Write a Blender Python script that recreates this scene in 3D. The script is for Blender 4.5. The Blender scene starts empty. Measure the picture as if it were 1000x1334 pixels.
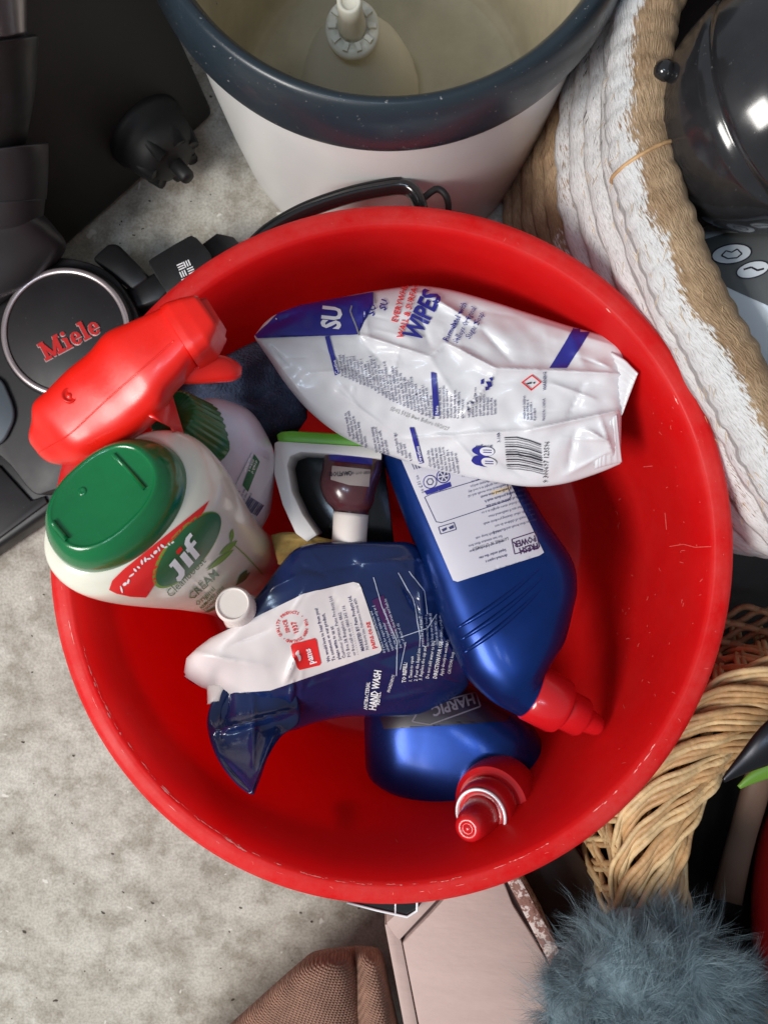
import bpy, bmesh, math, random
from mathutils import Vector, Matrix, noise
from mathutils.bvhtree import BVHTree
random.seed(11)
sc = bpy.context.scene
col = sc.collection
R = math.radians
# ------------------------------------------------------------------ camera, world, lamps
H = 0.60            # camera height over the floor
F = 1000.0          # focal length in pixels of the 1000 px wide photograph
cam_d = bpy.data.cameras.new('camera'); cam = bpy.data.objects.new('camera', cam_d); col.objects.link(cam)
cam.location = (0, 0, H); cam_d.sensor_fit = 'HORIZONTAL'; cam_d.sensor_width = 36; cam_d.lens = 36
cam_d.clip_start = 0.01; cam_d.clip_end = 50
sc.camera = cam
cam_d.dof.use_dof = True; cam_d.dof.focus_distance = 0.44; cam_d.dof.aperture_fstop = 16.0
w = bpy.data.worlds.new('World'); sc.world = w; w.use_nodes = True
bg = w.node_tree.nodes['Background']; bg.inputs[0].default_value = (0.86, 0.92, 1.0, 1); bg.inputs[1].default_value = 0.29
sc.view_settings.view_transform = 'Standard'; sc.view_settings.look = 'None'
sc.view_settings.exposure = 0.05; sc.view_settings.gamma = 1.0

def lamp(name, loc, target, sx, sy, power, color):
    d = bpy.data.lights.new(name, 'AREA'); d.shape = 'RECTANGLE'; d.size = sx; d.size_y = sy
    d.energy = power; d.color = color
    o = bpy.data.objects.new(name, d); col.objects.link(o); o.location = loc
    o.rotation_euler = (Vector(target) - Vector(loc)).to_track_quat('-Z', 'Y').to_euler()
    return o
lamp('doorway_light', (-1.25, -0.80, 1.70), (0, 0, .1), .85, 0.7, 50, (1.0, .965, .92))
lamp('roof_window_light', (-.50, -.36, 2.35), (0, 0, .1), .30, .20, 5.0, (.62, .80, 1.0))
lamp('roof_window_light', (-.10, -.42, 2.35), (0, 0, .1), .18, .20, 2.6, (.62, .80, 1.0))

# ------------------------------------------------------------------ helpers
CAM = Vector((0, 0, H))
def P(px, py, z):
    d = H - z
    return Vector(((px - 500) * d / F, (667 - py) * d / F, z))
WL = {}
def tag(o, label=None, cat=None, group=None, kind=None):
    if label: o['label'] = label
    if cat: o['category'] = cat
    if group: o['group'] = group
    if kind: o['kind'] = kind
    return o
def thing(name, label, cat, loc, group=None):
    o = bpy.data.objects.new(name, None); col.objects.link(o); o.location = loc; o.empty_display_size = .02
    WL[o.name] = Vector(loc)
    return tag(o, label, cat, group)
def link(name, me, parent=None, m=None, smooth=True, auto=None):
    if m is not None:
        if not me.materials: me.materials.append(m)
    if parent is not None:
        wl = WL[parent.name]
        me.transform(Matrix.Translation(-wl))
        o = bpy.data.objects.new(name, me); col.objects.link(o); o.parent = parent; WL[o.name] = wl
    else:
        o = bpy.data.objects.new(name, me); col.objects.link(o); WL[o.name] = Vector((0, 0, 0))
    if smooth:
        me.shade_smooth()
        if auto: me.set_sharp_from_angle(angle=R(auto))
    return o
def mesh(vs, fs, name='m'):
    me = bpy.data.meshes.new(name); me.from_pydata([tuple(v) for v in vs], [], fs); me.update(); return me
def from_bm(bm, name='m'):
    bmesh.ops.recalc_face_normals(bm, faces=bm.faces[:])
    me = bpy.data.meshes.new(name); bm.to_mesh(me); bm.free(); return me
def cr(a, b, c, d, t):
    return 0.5 * ((2 * b) + (c - a) * t + (2 * a - 5 * b + 4 * c - d) * t * t + (3 * b - a - 3 * c + d) * t ** 3)
def spline(pts, sub, closed=False, lin=False):
    """Catmull-Rom through tuples of floats"""
    n = len(pts); out = []
    rng = range(n if closed else n - 1)
    for i in rng:
        if closed: q = [pts[(i + k) % n] for k in (-1, 0, 1, 2)]
        else: q = [pts[max(0, i - 1)], pts[i], pts[i + 1], pts[min(n - 1, i + 2)]]
        for k in range(sub):
            t = k / sub
            if lin: out.append(tuple(q[1][j] + (q[2][j] - q[1][j]) * t for j in range(len(q[0]))))
            else: out.append(tuple(cr(q[0][j], q[1][j], q[2][j], q[3][j], t) for j in range(len(q[0]))))
    if not closed: out.append(tuple(pts[-1]))
    return out
def se(a, p):
    c, s = math.cos(a), math.sin(a)
    return (math.copysign(abs(c) ** (2 / p), c), math.copysign(abs(s) ** (2 / p), s))
def skin(rings, closed=True, cap0=True, cap1=True):
    vs = [v for r in rings for v in r]; n = len(rings[0]); fs = []
    for i in range(len(rings) - 1):
        for j in range(n if closed else n - 1):
            k = (j + 1) % n
            fs.append((i * n + j, i * n + k, (i + 1) * n + k, (i + 1) * n + j))
    def cap(b, rev):
        c = sum((vs[b + j] for j in range(n)), Vector()) / n; vs.append(c); ci = len(vs) - 1
        for j in range(n):
            k = (j + 1) % n
            fs.append((b + k, b + j, ci) if rev else (b + j, b + k, ci))
    if closed and cap0: cap(0, False)
    if closed and cap1: cap((len(rings) - 1) * n, True)
    return vs, fs
def fixn(me):
    bm = bmesh.new(); bm.from_mesh(me); bmesh.ops.remove_doubles(bm, verts=bm.verts[:], dist=1e-6)
    bmesh.ops.recalc_face_normals(bm, faces=bm.faces[:]); bm.to_mesh(me); bm.free(); return me
def loft(st, n=36, sub=8, disp=None, lin=False, cap0=True, cap1=True):
    """stations (Lx,Ly,Rx,Ry,z,half_thickness,exponent[,zR-zL]) -> closed body whose outline passes L and R"""
    st = [tuple(s) + (0,) * (8 - len(s)) for s in st]
    ss = spline(st, sub, lin=lin); rings = []
    for s in ss:
        a0 = P(s[0], s[1], s[4] - s[7] / 2); b0 = P(s[2], s[3], s[4] + s[7] / 2)
        c = (a0 + b0) / 2; a = (b0 - a0) / 2
        nn = (CAM - c).normalized(); ah = a.normalized(); nn = (nn - ah * nn.dot(ah)).normalized()
        ring = []
        for k in range(n):
            x, y = se(2 * math.pi * k / n, max(s[6], .8))
            ring.append(c + a * x + nn * (max(s[5], 1e-4) * y))
        rings.append(ring)
    vs, fs = skin(rings, True, cap0, cap1)
    if disp: vs = [disp(v) for v in vs]
    return fixn(mesh(vs, fs))
def frame(axis, hint=Vector((1, 0, 0))):
    z = axis.normalized(); x = (hint - z * hint.dot(z))
    if x.length < 1e-4: x = Vector((0, 1, 0)) - z * z.y
    x.normalize(); return x, z.cross(x), z
def lathe(prof, base, axis, n=48, hint=Vector((1, 0, 0)), ribs=0, rib_amp=0, rib_rng=None, sx=1, sy=1):
    """prof: (radius, height) list revolved round axis through base"""
    x, y, z = frame(Vector(axis), Vector(hint)); rings = []
    for r, h in prof:
        ring = []
        for k in range(n):
            a = 2 * math.pi * k / n; rr = r
            if ribs and rib_rng[0] <= h <= rib_rng[1]: rr = r + rib_amp * (1 if (k * ribs * 2 // n) % 2 else -1) * .5
            ring.append(Vector(base) + x * (rr * sx * math.cos(a)) + y * (rr * sy * math.sin(a)) + z * h)
        rings.append(ring)
    vs, fs = skin(rings, True, prof[0][0] < 1e-3 or True, True)
    return fixn(mesh(vs, fs))
def lathe_open(prof, base, n=96, closed_prof=True):
    vs = []; fs = []; m = len(prof)
    for r, h in prof:
        for k in range(n):
            a = 2 * math.pi * k / n
            vs.append(Vector(base) + Vector((r * math.cos(a), r * math.sin(a), h)))
    for i in range(m if closed_prof else m - 1):
        j = (i + 1) % m
        for k in range(n):
            l = (k + 1) % n
            fs.append((i * n + k, i * n + l, j * n + l, j * n + k))
    me = mesh(vs, fs); return fixn(me)
def tube(pts, r, n=8, closed=False, rf=None, flat=1.0, twist=None):
    rings = []; m = len(pts); prev = None
    for i, p in enumerate(pts):
        p = Vector(p)
        t = (Vector(pts[(i + 1) % m]) - Vector(pts[i - 1])) if closed else (Vector(pts[min(m - 1, i + 1)]) - Vector(pts[max(0, i - 1)]))
        t.normalize()
        if prev is None: prev = Vector((0, 0, 1)) if abs(t.z) < .9 else Vector((1, 0, 0))
        u = (prev - t * prev.dot(t)).normalized(); v = t.cross(u); prev = u
        ring = []
        for k in range(n):
            a = 2 * math.pi * k / n
            rr = (rf(i / m, a) if rf else r)
            ring.append(p + u * (rr * flat * math.cos(a)) + v * (rr * math.sin(a)))
        rings.append(ring)
    if closed:
        vs = [v for q in rings for v in q]; fs = []
        for i in range(m):
            j = (i + 1) % m
            for k in range(n):
                l = (k + 1) % n
                fs.append((i * n + k, i * n + l, j * n + l, j * n + k))
        return mesh(vs, fs)
    vs, fs = skin(rings); return mesh(vs, fs)
def prism(poly, z0, z1, bev=.0015, seg=2, taper=False):
    """px polygon extruded from z0 up to z1 (straight walls in world space), outline taken at z1"""
    top = [P(x, y, z1) for x, y in poly]
    bm = bmesh.new()
    tv = [bm.verts.new(v) for v in top]; bv = [bm.verts.new((v.x, v.y, z0)) for v in top]
    n = len(top); bm.faces.new(tv); bm.faces.new(bv[::-1])
    for i in range(n): bm.faces.new((tv[i], bv[i], bv[(i + 1) % n], tv[(i + 1) % n]))
    bmesh.ops.recalc_face_normals(bm, faces=bm.faces[:])
    if bev: bmesh.ops.bevel(bm, geom=bm.edges[:], offset=bev, segments=seg, profile=.5, affect='EDGES', clamp_overlap=True)
    me = bpy.data.meshes.new('m'); bm.to_mesh(me); bm.free(); return me

# ---- printing: px outlines laid onto the real surface they are printed on
def bvh_of(*obs):
    vs = []; fs = []
    for o in obs:
        b = len(vs); wl = WL[o.name]
        vs += [v.co + wl for v in o.data.vertices]
        fs += [tuple(i + b for i in p.vertices) for p in o.data.polygons]
    return BVHTree.FromPolygons(vs, fs)
def lay(bm, host, off, cell=None):
    """bm holds 2-D px coordinates; cut into cells and lay on the host"""
    if cell and bm.verts:
        xs = [v.co.x for v in bm.verts]; ys = [v.co.y for v in bm.verts]
        for ax, lo, hi in ((0, min(xs), max(xs)), (1, min(ys), max(ys))):
            t = lo + cell
            while t < hi:
                co = Vector((t, 0, 0)) if ax == 0 else Vector((0, t, 0)); no = Vector((1, 0, 0)) if ax == 0 else Vector((0, 1, 0))
                bmesh.ops.bisect_plane(bm, geom=bm.verts[:] + bm.edges[:] + bm.faces[:], plane_co=co, plane_no=no, dist=1e-5)
                t += cell
    bmesh.ops.triangulate(bm, faces=bm.faces[:])
    dead = []
    for v in bm.verts:
        d = (P(v.co.x, v.co.y, 0) - CAM).normalized()
        loc, nrm, idx, dist = host.ray_cast(CAM, d)
        if loc is None: dead.append(v); continue
        if nrm.dot(d) > 0: nrm = -nrm
        v.co = loc + nrm * off
    bmesh.ops.delete(bm, geom=dead, context='VERTS')
    big = [f for f in bm.faces if f.calc_area() > 0 and max(e.calc_length() for e in f.edges) > .03]
    if big: bmesh.ops.delete(bm, geom=big, context='FACES')
    for f in bm.faces:
        f.normal_update()
        if f.normal.dot(CAM - f.calc_center_median()) < 0: f.normal_flip()
    me = bpy.data.meshes.new('print'); bm.to_mesh(me); bm.free(); return me
def on(host, x, y, o=0):
    d = (P(x, y, 0) - CAM).normalized(); loc, nr, _, _ = host.ray_cast(CAM, d)
    return (loc + nr * o * (1 if nr.dot(d) < 0 else -1)) if loc else None
def decal(name, polys, host, off, m, parent, cell=6, holes=None):
    bm = bmesh.new()
    for poly in polys:
        try: bm.faces.new([bm.verts.new((x, y, 0)) for x, y in poly])
        except ValueError: pass
    bmesh.ops.triangulate(bm, faces=bm.faces[:], ngon_method='EAR_CLIP')
    return link(name, lay(bm, host, off, cell), parent, m)
def text_bm(items, bm=None):
    """items: (string, x, y, size_px, angle_deg, x_scale, bold, shear, align)"""
    bm = bm or bmesh.new()
    for it in items:
        it = tuple(it) + (1.0, 0.0, 0.0, 'LEFT')[len(it) - 5:]
        s, x, y, size, ang, sx, bold, shear, al = it
        cu = bpy.data.curves.new('t', 'FONT'); cu.body = s; cu.size = 1; cu.resolution_u = 2 if size > 14 else 1
        cu.offset = bold; cu.shear = shear; cu.align_x = al; cu.fill_mode = 'FRONT'
        o = bpy.data.objects.new('t', cu); me = bpy.data.meshes.new_from_object(o)
        a = R(ang); ca, sa = math.cos(a), math.sin(a)
        for v in me.vertices:
            u, t = v.co.x * size * sx, v.co.y * size
            # image y points down
            v.co = (x + u * ca - t * sa, y - (u * sa + t * ca), 0)
        bm.from_mesh(me)
        bpy.data.objects.remove(o); bpy.data.curves.remove(cu); bpy.data.meshes.remove(me)
    return bm
def lettering(items, host, off, m, parent, name='lettering', cell=None):
    return link(name, lay(text_bm(items), host, off, cell), parent, m)
def ellipse(cx, cy, a, b, ang, n=40, a0=0, a1=360):
    t = R(ang); out = []
    for k in range(n + (a1 - a0 != 360)):
        q = R(a0 + (a1 - a0) * k / n); u = a * math.cos(q); v = b * math.sin(q)
        out.append((cx + u * math.cos(t) - v * math.sin(t), cy - (u * math.sin(t) + v * math.cos(t))))
    return out
def ringpolys(outer, inner):
    n = len(outer); return [[outer[i], outer[(i + 1) % n], inner[(i + 1) % n], inner[i]] for i in range(n)]
def strokes(pts, wpx):
    out = []
    for (x0, y0), (x1, y1) in zip(pts, pts[1:]):
        dx, dy = x1 - x0, y1 - y0; l = math.hypot(dx, dy) or 1; nx, ny = -dy / l * wpx / 2, dx / l * wpx / 2
        out.append([(x0 + nx, y0 + ny), (x1 + nx, y1 + ny), (x1 - nx, y1 - ny), (x0 - nx, y0 - ny)])
    return out

# ------------------------------------------------------------------ materials
def mat(name, c, rough=.5, metal=0, coat=0, spec=.5, sss=0, sssr=(.02, .01, .01), alpha=None, trans=0, ior=1.45,
        var=0, vscale=8, bump=0, bscale=60, speck=None, rvar=0, stretch=(1, 1, 1), bdist=.002, detail=6):
    m = bpy.data.materials.new(name); m.use_nodes = True; nt = m.node_tree; b = nt.nodes['Principled BSDF']
    L = nt.links.new
    b.inputs['Base Color'].default_value = (*c, 1); b.inputs['Roughness'].default_value = rough
    b.inputs['Metallic'].default_value = metal; b.inputs['Coat Weight'].default_value = coat; b.inputs['Coat Roughness'].default_value = .12
    b.inputs['Specular IOR Level'].default_value = spec; b.inputs['IOR'].default_value = ior
    b.inputs['Transmission Weight'].default_value = trans
    if sss: b.inputs['Subsurface Weight'].default_value = sss; b.inputs['Subsurface Radius'].default_value = sssr; b.inputs['Subsurface Scale'].default_value = 1
    tc = nt.nodes.new('ShaderNodeTexCoord'); mp = nt.nodes.new('ShaderNodeMapping'); mp.inputs['Scale'].default_value = stretch
    L(tc.outputs['Object'], mp.inputs[0]); co = mp.outputs[0]
    last = None
    if var:
        n = nt.nodes.new('ShaderNodeTexNoise'); n.inputs['Scale'].default_value = vscale; n.inputs['Detail'].default_value = detail; n.inputs['Roughness'].default_value = .65
        L(co, n.inputs['Vector'])
        r = nt.nodes.new('ShaderNodeValToRGB'); e = r.color_ramp.elements
        e[0].position = .3; e[1].position = .7
        e[0].color = (*[x * (1 - var) for x in c], 1); e[1].color = (*[min(1, x * (1 + var)) for x in c], 1)
        L(n.outputs['Fac'], r.inputs[0]); last = r.outputs[0]; L(last, b.inputs['Base Color'])
        m['n'] = 1
    if speck:
        sc_, th, cc = speck
        n2 = nt.nodes.new('ShaderNodeTexNoise'); n2.inputs['Scale'].default_value = sc_; n2.inputs['Detail'].default_value = 3; n2.inputs['Roughness'].default_value = .8
        L(co, n2.inputs['Vector'])
        r2 = nt.nodes.new('ShaderNodeValToRGB'); r2.color_ramp.elements[0].position = th; r2.color_ramp.elements[1].position = min(1, th + .05)
        L(n2.outputs['Fac'], r2.inputs[0])
        mx = nt.nodes.new('ShaderNodeMix'); mx.data_type = 'RGBA'
        L(r2.outputs[0], mx.inputs[0])
        if last: L(last, mx.inputs[6])
        else: mx.inputs[6].default_value = (*c, 1)
        mx.inputs[7].default_value = (*cc, 1); last = mx.outputs[2]; L(last, b.inputs['Base Color'])
    if rvar:
        n3 = nt.nodes.new('ShaderNodeTexNoise'); n3.inputs['Scale'].default_value = 35; n3.inputs['Detail'].default_value = 8
        L(co, n3.inputs['Vector']); mr = nt.nodes.new('ShaderNodeMapRange')
        mr.inputs['From Min'].default_value = .35; mr.inputs['From Max'].default_value = .65
        mr.inputs['To Min'].default_value = max(0, rough - rvar); mr.inputs['To Max'].default_value = rough + rvar
        L(n3.outputs['Fac'], mr.inputs[0]); L(mr.outputs[0], b.inputs['Roughness'])
    if bump:
        n4 = nt.nodes.new('ShaderNodeTexNoise'); n4.inputs['Scale'].default_value = bscale; n4.inputs['Detail'].default_value = 5
        L(co, n4.inputs['Vector']); bp = nt.nodes.new('ShaderNodeBump'); bp.inputs['Strength'].default_value = bump; bp.inputs['Distance'].default_value = bdist
        L(n4.outputs['Fac'], bp.inputs['Height']); L(bp.outputs[0], b.inputs['Normal'])
    return m
def node(m, t): return m.node_tree.nodes.new(t)
M = {}
M['red_tub'] = mat('red_tub', (.84, .010, .012), .46, coat=.0, spec=.32, rvar=.08, var=.08, vscale=14, speck=(420, .72, (.85, .30, .27)), bump=.12, bscale=500, bdist=.0003)
_m = M['red_tub']; _n = _m.node_tree; _t = _n.nodes.new('ShaderNodeBsdfTranslucent'); _t.inputs[0].default_value = (.95, .014, .02, 1)
_x = _n.nodes.new('ShaderNodeMixShader'); _x.inputs[0].default_value = .48; _o = [q for q in _n.nodes if q.type == 'OUTPUT_MATERIAL'][0]
_n.links.new(_n.nodes['Principled BSDF'].outputs[0], _x.inputs[1]); _n.links.new(_t.outputs[0], _x.inputs[2]); _n.links.new(_x.outputs[0], _o.inputs[0])
_b = _n.nodes['Principled BSDF']; _src = _b.inputs['Base Color'].links[0].from_socket
_a = _n.nodes.new('ShaderNodeAttribute'); _a.attribute_name = 'lip'; _tc = _n.nodes.new('ShaderNodeTexCoord'); _nz = _n.nodes.new('ShaderNodeTexNoise')
_nz.inputs['Scale'].default_value = 26; _nz.inputs['Detail'].default_value = 9; _nz.inputs['Roughness'].default_value = .75; _n.links.new(_tc.outputs['Object'], _nz.inputs['Vector'])
_mr = _n.nodes.new('ShaderNodeMapRange'); _mr.inputs['From Min'].default_value = .38; _mr.inputs['From Max'].default_value = .68; _mr.inputs['To Max'].default_value = .34
_n.links.new(_nz.outputs['Fac'], _mr.inputs[0]); _mu = _n.nodes.new('ShaderNodeMath'); _mu.operation = 'MULTIPLY'; _n.links.new(_mr.outputs[0], _mu.inputs[0]); _n.links.new(_a.outputs['Fac'], _mu.inputs[1])
_mx = _n.nodes.new('ShaderNodeMix'); _mx.data_type = 'RGBA'; _n.links.new(_mu.outputs[0], _mx.inputs[0]); _n.links.new(_src, _mx.inputs[6]); _mx.inputs[7].default_value = (.80, .22, .20, 1); _n.links.new(_mx.outputs[2], _b.inputs['Base Color'])  # pinker lip colour: scuffs plus the brightness of the lit rim
M['spray_red'] = mat('spray_red', (.74, .012, .006), .33, coat=.12, var=.08, vscale=40, rvar=.1, speck=(500, .73, (.85, .25, .22)), bump=.1, bscale=400, bdist=.0003)
M['cap_red'] = mat('cap_red', (.52, .008, .012), .3, coat=.3, rvar=.06)
M['blue'] = mat('blue', (.003, .027, .165), .31, metal=.65, coat=.08, var=.15, vscale=30, rvar=.05, speck=(700, .77, (.3, .4, .6)))
M['navy_film'] = mat('navy_film', (.005, .015, .075), .22, coat=.5, rvar=.06, var=.2, vscale=20)
M['navy_film_light'] = mat('navy_film_light', (.008, .024, .12), .25, coat=.4)
M['white_film'] = mat('white_film', (.64, .635, .66), .33, coat=.28, rvar=.07, var=.05, vscale=12)
M['matte_white'] = mat('matte_white', (.66, .60, .595), .4, coat=.1, var=.03, vscale=10)
M['bottle_white'] = mat('bottle_white', (.72, .70, .60), .22, coat=.5, sss=.25, sssr=(.006, .005, .004), rvar=.05)
M['label_white'] = mat('label_white', (.56, .54, .60), .4, var=.05)
M['blue_print'] = mat('blue_print', (.022, .022, .24), .35, coat=.2)
M['ink'] = mat('ink', (.035, .04, .13), .5)
M['black_ink'] = mat('black_ink', (.02, .02, .03), .5)
M['grey_ink'] = mat('grey_ink', (.25, .25, .25), .5)
M['red_print'] = mat('red_print', (.70, .02, .02), .35)
M['white_print'] = mat('white_print', (.80, .80, .82), .4)
M['pale_print'] = mat('pale_print', (.45, .50, .62), .4)
M['yellow_print'] = mat('yellow_print', (.72, .55, .30), .5)
M['faint_print'] = mat('faint_print', (.10, .085, .12), .5)
M['dark_label'] = mat('dark_label', (.012, .006, .016), .35)
M['dim_label'] = mat('dim_label', (.30, .25, .24), .6)
M['purple_print'] = mat('purple_print', (.05, .008, .07), .3, coat=.3)
M['green_cap'] = mat('green_cap', (.004, .14, .042), .24, coat=.4, sss=.15, sssr=(.002, .008, .003), rvar=.08, var=.15, vscale=20)
M['green_print'] = mat('green_print', (.02, .13, .05), .35, coat=.2)
M['lime_print'] = mat('lime_print', (.17, .32, .04), .4)
M['collar_green'] = mat('collar_green', (.01, .13, .025), .3, coat=.4, trans=.15)
M['lilac'] = mat('lilac', (.56, .53, .62), .3, coat=.3, sss=.3, sssr=(.01, .01, .012), var=.06)
M['lime'] = mat('lime', (.14, .42, .03), .4, var=.1)
M['box_white'] = mat('box_white', (.72, .68, .66), .45, var=.04)
M['dark_glass'] = mat('dark_glass', (.012, .014, .016), .25, coat=.2)
M['brown_bottle'] = mat('brown_bottle', (.075, .022, .028), .25, coat=.4, var=.2, vscale=30)
M['yellow_cloth'] = mat('yellow_cloth', (.50, .33, .10), .9, var=.25, vscale=50, bump=.6, bscale=300)
M['denim'] = mat('denim', (.045, .065, .12), .95, var=.35, vscale=160, bump=.8, bscale=600, speck=(500, .62, (.13, .16, .22)))
M['slate'] = mat('slate', (.018, .028, .038), .36, coat=.12, rvar=.1, var=.12, vscale=15, speck=(380, .675, (.38, .38, .36)))
M['bucket_white'] = mat('bucket_white', (.74, .745, .73), .3, coat=.2, var=.05, vscale=10)
M['bucket_dirty'] = mat('bucket_dirty', (.50, .44, .31), .6, var=.18, vscale=18, speck=(160, .70, (.08, .06, .03)))
M['funnel'] = mat('funnel', (.80, .76, .64), .45, sss=.3, sssr=(.01, .008, .005), var=.06)
M['black_plastic'] = mat('black_plastic', (.009, .009, .010), .42, rvar=.08, speck=(600, .74, (.12, .12, .11)))
M['vac_body'] = mat('vac_body', (.014, .0125, .014), .5, rvar=.06, speck=(500, .70, (.25, .23, .22)), bump=.15, bscale=900, bdist=.0002)
M['vac_grey'] = mat('vac_grey', (.030, .029, .032), .42, rvar=.06, speck=(500, .74, (.2, .2, .2)))
M['vac_light'] = mat('vac_light', (.07, .085, .10), .4)
M['ring_metal'] = mat('ring_metal', (.50, .43, .44), .32, metal=.7)
M['chrome'] = mat('chrome', (.55, .50, .52), .22, metal=1)
M['logo_red'] = mat('logo_red', (.62, .03, .03), .3, metal=.3)
M['logo_edge'] = mat('logo_edge', (.65, .58, .58), .25, metal=.6)
M['cabinet'] = mat('cabinet', (.017, .018, .016), .6, var=.1, speck=(450, .74, (.08, .08, .07)))
M['rubber'] = mat('rubber', (.009, .009, .009), .55)
M['ball_black'] = mat('ball_black', (.017, .017, .019), .15, coat=.5, rvar=.08, var=.35, vscale=30, speck=(420, .69, (.14, .14, .14)))
M['grey_label'] = mat('grey_label', (.10, .105, .105), .5)
M['appliance_white'] = mat('appliance_white', (.68, .72, .76), .3, coat=.2)
M['pink_wood'] = mat('pink_wood', (.46, .335, .30), .62, var=.05, vscale=20, bump=.25, bscale=90, stretch=(1, 3, 1))
M['chipped'] = mat('chipped', (.24, .12, .095), .8, speck=(140, .50, (.58, .48, .45)), bump=1, bscale=220)
M['groove'] = mat('groove', (.05, .025, .022), .8)
M['stick'] = mat('stick', (.14, .08, .055), .6)
M['leaf_green'] = mat('leaf_green', (.10, .22, .02), .4)
M['steel_dark'] = mat('steel_dark', (.03, .03, .035), .3, metal=.8)
M['red_toy'] = mat('red_toy', (.40, .01, .01), .35)
M['cap_white'] = mat('cap_white', (.72, .65, .61), .35, sss=.3, sssr=(.004, .003, .003))
M['clear_edge'] = mat('clear_edge', (.85, .87, .9), .12, coat=1)
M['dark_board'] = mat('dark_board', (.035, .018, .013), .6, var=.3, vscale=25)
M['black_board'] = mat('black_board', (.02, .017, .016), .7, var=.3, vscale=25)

M['black_gloss'] = mat('black_gloss', (.010, .010, .011), .18, coat=.6)
# concrete
m = mat('concrete', (.30, .285, .25), .85); nt = m.node_tree; L = nt.links.new; b = nt.nodes['Principled BSDF']
tc = nt.nodes['Texture Coordinate']
def nz(scale, detail=8, rough=.6, dist=0):
    n = nt.nodes.new('ShaderNodeTexNoise'); n.inputs['Scale'].default_value = scale; n.inputs['Detail'].default_value = detail
    n.inputs['Roughness'].default_value = rough; n.inputs['Distortion'].default_value = dist; L(tc.outputs['Object'], n.inputs['Vector']); return n.outputs['Fac']
def ramp(src, stops):
    r = nt.nodes.new('ShaderNodeValToRGB'); r.color_ramp.elements[0].position = stops[0][0]; r.color_ramp.elements[0].color = (*stops[0][1], 1)
    r.color_ramp.elements[1].position = stops[-1][0]; r.color_ramp.elements[1].color = (*stops[-1][1], 1)
    for p, c in stops[1:-1]:
        e = r.color_ramp.elements.new(p); e.color = (*c, 1)
    L(src, r.inputs[0]); return r.outputs[0]
def mixc(f, a, bb, mode='MIX'):
    x = nt.nodes.new('ShaderNodeMix'); x.data_type = 'RGBA'; x.blend_type = mode
    for i, s in ((0, f), (6, a), (7, bb)):
        if hasattr(s, 'links') or hasattr(s, 'is_linked'): L(s, x.inputs[i])
        else: x.inputs[i].default_value = s
    return x.outputs[2]
base = ramp(nz(12, 12, .80, .2), [(.33, (.33, .305, .265)), (.5, (.42, .40, .355)), (.66, (.50, .485, .44))])
blot = ramp(nz(40, 9, .72), [(.40, (.72, .69, .65)), (.5, (.97, .96, .95)), (.6, (1.12, 1.12, 1.11))])
c1 = mixc(1.0, base, blot, 'MULTIPLY')
grain = ramp(nz(520, 3, .6), [(.38, (.55, .52, .48)), (.5, (1, 1, 1)), (.62, (1.3, 1.3, 1.27))])
c2 = mixc(.38, c1, grain, 'MULTIPLY')
spk = ramp(nz(130, 2, .5), [(.715, (0, 0, 0)), (.73, (1, 1, 1))])
c3 = mixc(spk, c2, (.05, .04, .03, 1))
spk2 = ramp(nz(60, 2, .5, 1), [(.26, (1, 1, 1)), (.275, (0, 0, 0))])
c4 = mixc(spk2, c3, (.62, .60, .55, 1)); L(c4, b.inputs['Base Color'])
bp = nt.nodes.new('ShaderNodeBump'); bp.inputs['Strength'].default_value = .22; bp.inputs['Distance'].default_value = .0006
L(nz(420, 4, .6), bp.inputs['Height']); L(bp.outputs[0], b.inputs['Normal']); M['concrete'] = m
# woven stool cloth
m = mat('weave', (.27, .15, .105), .95, var=.3, vscale=60); nt = m.node_tree; L = nt.links.new; b = nt.nodes['Principled BSDF']; tc = nt.nodes['Texture Coordinate']
mpn = nt.nodes.new('ShaderNodeMapping'); mpn.inputs['Rotation'].default_value = (0, 0, R(20)); L(tc.outputs['Object'], mpn.inputs[0])
hs = []
for d_, s_ in (('X', 280), ('Y', 420)):
    wv = nt.nodes.new('ShaderNodeTexWave'); wv.bands_direction = d_; wv.inputs['Scale'].default_value = s_ / 2; wv.inputs['Distortion'].default_value = 2.2; wv.inputs['Detail'].default_value = 3; wv.inputs['Detail Scale'].default_value = 1.2
    L(mpn.outputs[0], wv.inputs['Vector']); hs.append(wv.outputs['Fac'])
mul = nt.nodes.new('ShaderNodeMath'); mul.operation = 'MULTIPLY'; L(hs[0], mul.inputs[0]); L(hs[1], mul.inputs[1])
bp = nt.nodes.new('ShaderNodeBump'); bp.inputs['Strength'].default_value = .9; bp.inputs['Distance'].default_value = .0012
L(mul.outputs[0], bp.inputs['Height']); L(bp.outputs[0], b.inputs['Normal'])
rr = [n for n in nt.nodes if n.type == 'VALTORGB'][0]
cc = mixc(.55, rr.outputs[0], ramp(mul.outputs[0], [(0, (.55, .5, .5)), (.6, (1.5, 1.5, 1.5))]), 'MULTIPLY'); L(cc, b.inputs['Base Color'])
M['weave'] = m
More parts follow.
